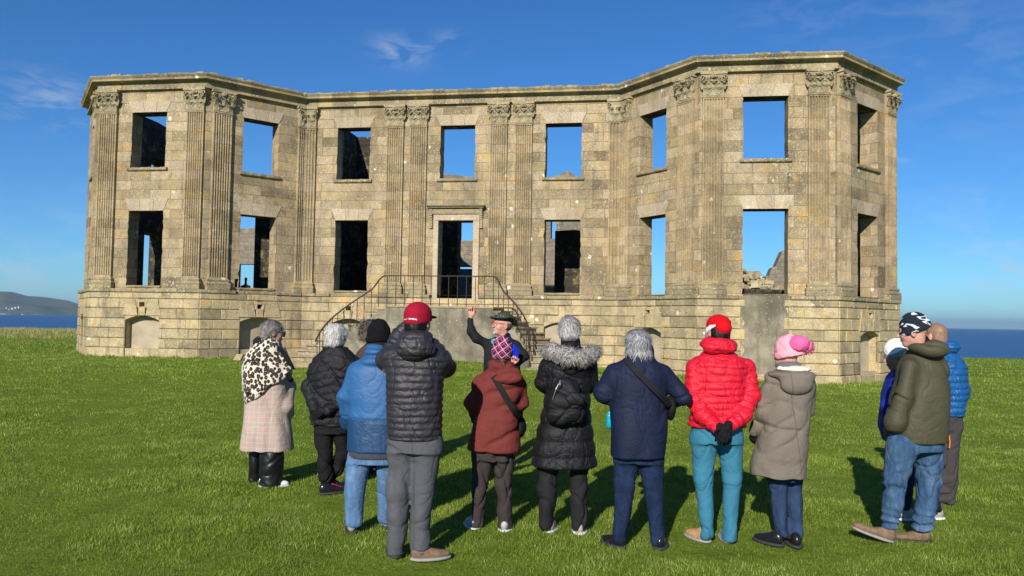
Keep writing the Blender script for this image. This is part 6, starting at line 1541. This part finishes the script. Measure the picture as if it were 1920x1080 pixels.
# ---- 12 white and grey beanie
def build_profile():
    p = Person(6.95, (1712, 975), 'person in white and grey beanie and royal blue jacket, half hidden behind the olive jacket')
    H = p.head(1681, 668, 0, yaw=-80, pitch=-14, k=1.0)
    tor = [(692, 1675, 1705, .2, 0), (706, 1665, 1715, .28, 0), (740, 1656, 1720, .36, 0), (800, 1652, 1718, .38, 0), (828, 1660, 1718, .36, 0)]
    p.body(H, tor, [], [[(1700, 840, 0, .085), (1700, 900, 0, .065), (1700, 955, 0, .05)], [(1725, 840, .05, .085), (1735, 900, .05, .065), (1752, 965, .05, .05)]], SKIN_D)
    beanie(p, H, cloth('white_knit', (.80, .78, .74), .95, weave=100, bmp=.5), grow=.022, high=.015, brim=cloth('grey_knit', (.25, .26, .27), .95, weave=100, bmp=.6))
    BJ = cloth('royal_blue', (.012, .030, .26), .6)
    p.top('jacket', BJ, tor, [[(1684, 712, -.1, .06), (1664, 760, -.08, .055), (1672, 815, -.02, .05)]], extra=[(cap(p.P(1692, 694, 0), p.P(1690, 686, 0), .085, .08), .02)], cut=[(H.e((0, .02, 0), (.07, .1, .11)), -.01)])
    p.legs('jeans', cloth('navy_denim', (.012, .017, .042), .9), [[(1702, 840, 0, .09), (1700, 900, 0, .065), (1698, 950, 0, .058)], [(1725, 840, .05, .09), (1738, 900, .05, .065), (1752, 958, .05, .06)]], [(815, 1672, 1738, .26, 0), (845, 1674, 1738, .26, 0)])
    for x, y, yw, dy in ((1712, 962, -78, 0), (1766, 972, -75, .05)): a = p.P(x, y, dy); p.shoe((a[0], a[1]), yw, SOLEGREY, WHITESOLE, L=.25)

# ---- 13 olive jacket
def build_olive():
    p = Person(6.25, (1690, 1008), 'person in olive green jacket and black and white patterned beanie, hand in jeans pocket')
    H = p.head(1712, 622, 0, yaw=-58, pitch=-8, k=1.04)
    p.body(H, [(655, 1708, 1744, .18, 0), (672, 1695, 1772, .24, 0), (810, 1682, 1765, .28, 0)], [], [[(1690, 830, -.05, .1), (1680, 908, -.06, .075), (1668, 975, -.05, .055)], [(1740, 830, .05, .1), (1742, 908, .05, .075), (1732, 980, 0, .055)]], SKIN_P)
    def camo(t, ob): n = t.noise(t.coord('Object', (1, 1, 2.6), (0, .25, .3)), 9, 2, .4, .6); return t.ramp(n, [(.0, (.012, .018, .028)), (.565, (.018, .024, .035)), (.575, (.55, .60, .62)), (.64, (.62, .66, .68)), (.65, (.02, .03, .04))])
    beanie(p, H, cloth('patterned_knit', (1, 1, 1), .95, extra=camo), grow=.020, high=.010, roll=True, low=.015)
    sculpt('scarf', [(cap(p.P(1730, 655, 0), p.P(1722, 640, .02), .082, .072), 0), (H.e((0, .03, 0), (.07, .1, .11)), -.006)], cloth('black_jersey', (.012, .012, .014), .9), p.root, .007, wr(.005, 10, 3))
    OL = cloth('olive_shell', (.062, .058, .032), .6, crease=.6, spec=.25)
    p.top('jacket', OL, [(656, 1702, 1748, .2, 0), (670, 1692, 1768, .28, 0), (690, 1684, 1778, .34, 0), (740, 1678, 1779, .38, 0), (785, 1672, 1777, .38, 0), (812, 1667, 1774, .37, 0), (828, 1670, 1770, .36, 0)],
          [[(1706, 688, -.12, .074), (1694, 742, -.14, .070), (1680, 790, -.12, .060), (1676, 806, -.11, .052)]], disp=lambda V: wr(.014, 7.5, 51, 1.)(V))
    sculpt('hood', [(ell(p.P(1740, 652, -.08), (.145, .11, .055)), 0), (ell(p.P(1754, 660, -.14), (.10, .07, .05)), .03), (ell(p.P(1722, 640, .0), (.09, .1, .06)), -.02)], OL, p.root, .0075, wr(.014, 9, 6))
    def den(t, ob): n = t.noise(t.coord('Object', (1, 1, .4)), 9, 5, .7); return t.ramp(n, [(.3, (.020, .048, .10)), (.52, (.050, .10, .18)), (.75, (.13, .21, .31))])
    JN = cloth('washed_denim', (1, 1, 1), .9, extra=den, crease=.9)
    def dj(V): z = V[:, 2]; return wr(.010, 9, 61, 1., (.8, -.7), .22)(V)+.013*np.exp(-((z-.14)/.09)**2)*np.sin(z*95+5*vnoise(V, 6, 2)+V[:, 0]*10)+.006*np.exp(-((z-.5)/.15)**2)*np.sin(z*60+8*vnoise(V, 5, 2)+V[:, 0]*16)
    p.legs('jeans', JN, [[(1691, 840, -.06, .125), (1680, 905, -.08, .090), (1669, 978, -.05, .074)], [(1738, 840, .04, .125), (1741, 905, .05, .092), (1731, 985, .0, .076)]], [(808, 1666, 1764, .31, 0), (845, 1667, 1763, .31, 0)], disp=dj, k=.04)
    a = p.P(1672, 1011, -.07); p.shoe((a[0], a[1]), -74, BROWNLEA, SOLEGREY, L=.31, w=.052, lift=17, z=.012)
    b = p.P(1743, 1012, .0); p.shoe((b[0], b[1]), -76, BROWNLEA, BLACKSOLE, L=.29, w=.052)

# ---- 14 blue padded jacket
def build_bluepuff():
    p = Person(7.6, (1776, 940), 'person with short ginger hair in a bright blue padded jacket, furthest right')
    H = p.head(1752, 630, 0, yaw=-30, pitch=0, k=1.05)
    tor = [(655, 1745, 1782, .18, 0), (668, 1738, 1798, .25, 0), (690, 1734, 1806, .31, 0), (735, 1732, 1808, .33, 0), (778, 1732, 1804, .32, 0)]
    p.body(H, tor, [], [[(1760, 800, 0, .1), (1762, 870, 0, .08), (1762, 930, 0, .055)], [(1782, 800, 0, .1), (1782, 870, 0, .08), (1782, 935, 0, .055)]], SKIN_P)
    hm = hairmat('ginger_hair', (.42, .24, .14), (.78, .54, .38)); c = hair_cap(p, H, .008, hm, low=-.08, front=.055, amp=.002); strands('hair_locks', c, 900, .014, hm, c, down(H), .0013, 9, up=.5)
    BP = quiltmat('blue_nylon', (.010, .085, .26), .4, .4)
    p.top('padded_jacket', BP, tor, [[(1796, 690, 0, .075), (1803, 735, .02, .070), (1795, 770, .12, .055)]], quilt=(.011, .062), extra=[(ell(p.P(1778, 651, -.05), (.105, .11, .065)), .015)])
    DG = cloth('charcoal_work_trousers', (.055, .047, .05), .88, crease=.6)
    p.legs('trousers', DG, [[(1760, 800, 0, .1), (1762, 870, 0, .085), (1764, 935, 0, .075)], [(1781, 800, -.03, .105), (1780, 870, -.03, .09), (1780, 938, -.03, .082)]], [(770, 1742, 1800, .27, 0), (805, 1744, 1799, .27, 0)], extra=[(cap(p.P(1768, 845, -.11), p.P(1768, 868, -.11), .045, .045), .01)])
    mb = MB(); tube(mb, [p.P(1780, 816, -.155), p.P(1781, 828, -.15), p.P(1780, 840, -.15)], .006, 5); mb.build('zip', simple('orange_zip', (.75, .2, .04), .5), p.root)
    for x, dy in ((1762, 0), (1782, -.03)): a = p.P(x, 942, dy); p.shoe((a[0], a[1]-.03), -10, BLACKLEA, BLACKSOLE)

# ---- figures inside the ruin
def build_inside():
    p = Person(43.4, (461, 520), 'dark silhouette of a person seen through the lower window left of the steps', z0=2.0)
    f = at(461, 520, 43.4)
    def w(x, z, r, y=0): return (x, y, z, r)
    H = p.head(461, 524, 0, yaw=160); D = MB()
    p.lvx = None
    sh = [(z, 0, 0, rx, .12) for z, rx in ((1.45, .08), (1.38, .2), (1.1, .21), (.85, .2), (.4, .17), (.0, .15))]
    root = sculpt('person', H.prims()+[(cap(H.p(0, 0, -.05), (0, 0, 1.4), .06, .07), .02), (loft(sh), .04)], cloth('silhouette_dark', (.02, .02, .025)), None, .02); root.location = Vector(p.o); tag(root, p.label, 'person')  # head and body near-black throughout: the backlit shade is put into the colour
    p.root = root; p.lvl = None
    sculpt('jacket', [(loft([(z, cx, cy, rx+.03, ry+.03) for z, cx, cy, rx, ry in sh if z > .7]), 0), (cap((-.2, 0, 1.35), (-.27, .02, .9), .07, .05), .04), (cap((.2, 0, 1.35), (.27, .02, .9), .07, .05), .04)], cloth('dark_jacket', (.02, .02, .022)), root, .02)
    p = Person(33., (886, 520), 'person in brown standing half hidden by the right edge of the doorway', z0=2.2)
    ox = float(at(893, 520, 33).x); p.o[0] = ox
    H = Head((0, 0, 1.62), yaw=170); p.H = H
    arms = [cap((-.2, 0, 1.38), (-.24, -.02, 1.08), .045, .04), cap((-.24, -.02, 1.08), (-.20, -.1, .82), .038, .03)]
    root = sculpt('person', H.prims()+[(cap(H.p(0, 0, -.06), (0, 0, 1.4), .055, .06), .02), (loft([(1.45, 0, 0, .08, .08), (1.38, 0, 0, .18, .11), (1.0, 0, 0, .16, .11), (.85, 0, 0, .17, .12)]), .04)]+[(a, .02) for a in arms]+[(cap((s*.09, 0, .9), (s*.1, 0, .05), .09, .05), .02) for s in (-1, 1)], SKIN_P, None, .012)
    root.location = Vector(p.o); tag(root, p.label, 'person')
    BR = cloth('brown_shirt', (.11, .075, .06), .85)
    sculpt('shirt', [(loft([(1.44, 0, 0, .11, .10), (1.38, 0, 0, .20, .13), (1.0, 0, 0, .19, .14), (.82, 0, 0, .19, .14)]), 0), (cap((-.2, 0, 1.36), (-.25, -.02, 1.04), .062, .058), .03), (cap((.2, 0, 1.36), (.25, -.02, 1.04), .062, .058), .03)], BR, root, .012, wr(.006, 8, 2))
    sculpt('trousers', [(cap((s*.09, 0, .88), (s*.1, 0, .06), .105, .07), .02) for s in (-1, 1)], cloth('dark_slacks', (.02, .02, .022)), root, .012)
for fn in (build_leopard, build_white, build_blue, build_grey, build_curly, build_guide, build_maroon, build_fur, build_navy, build_red, build_pink, build_profile, build_olive, build_bluepuff, build_inside):
    fn()
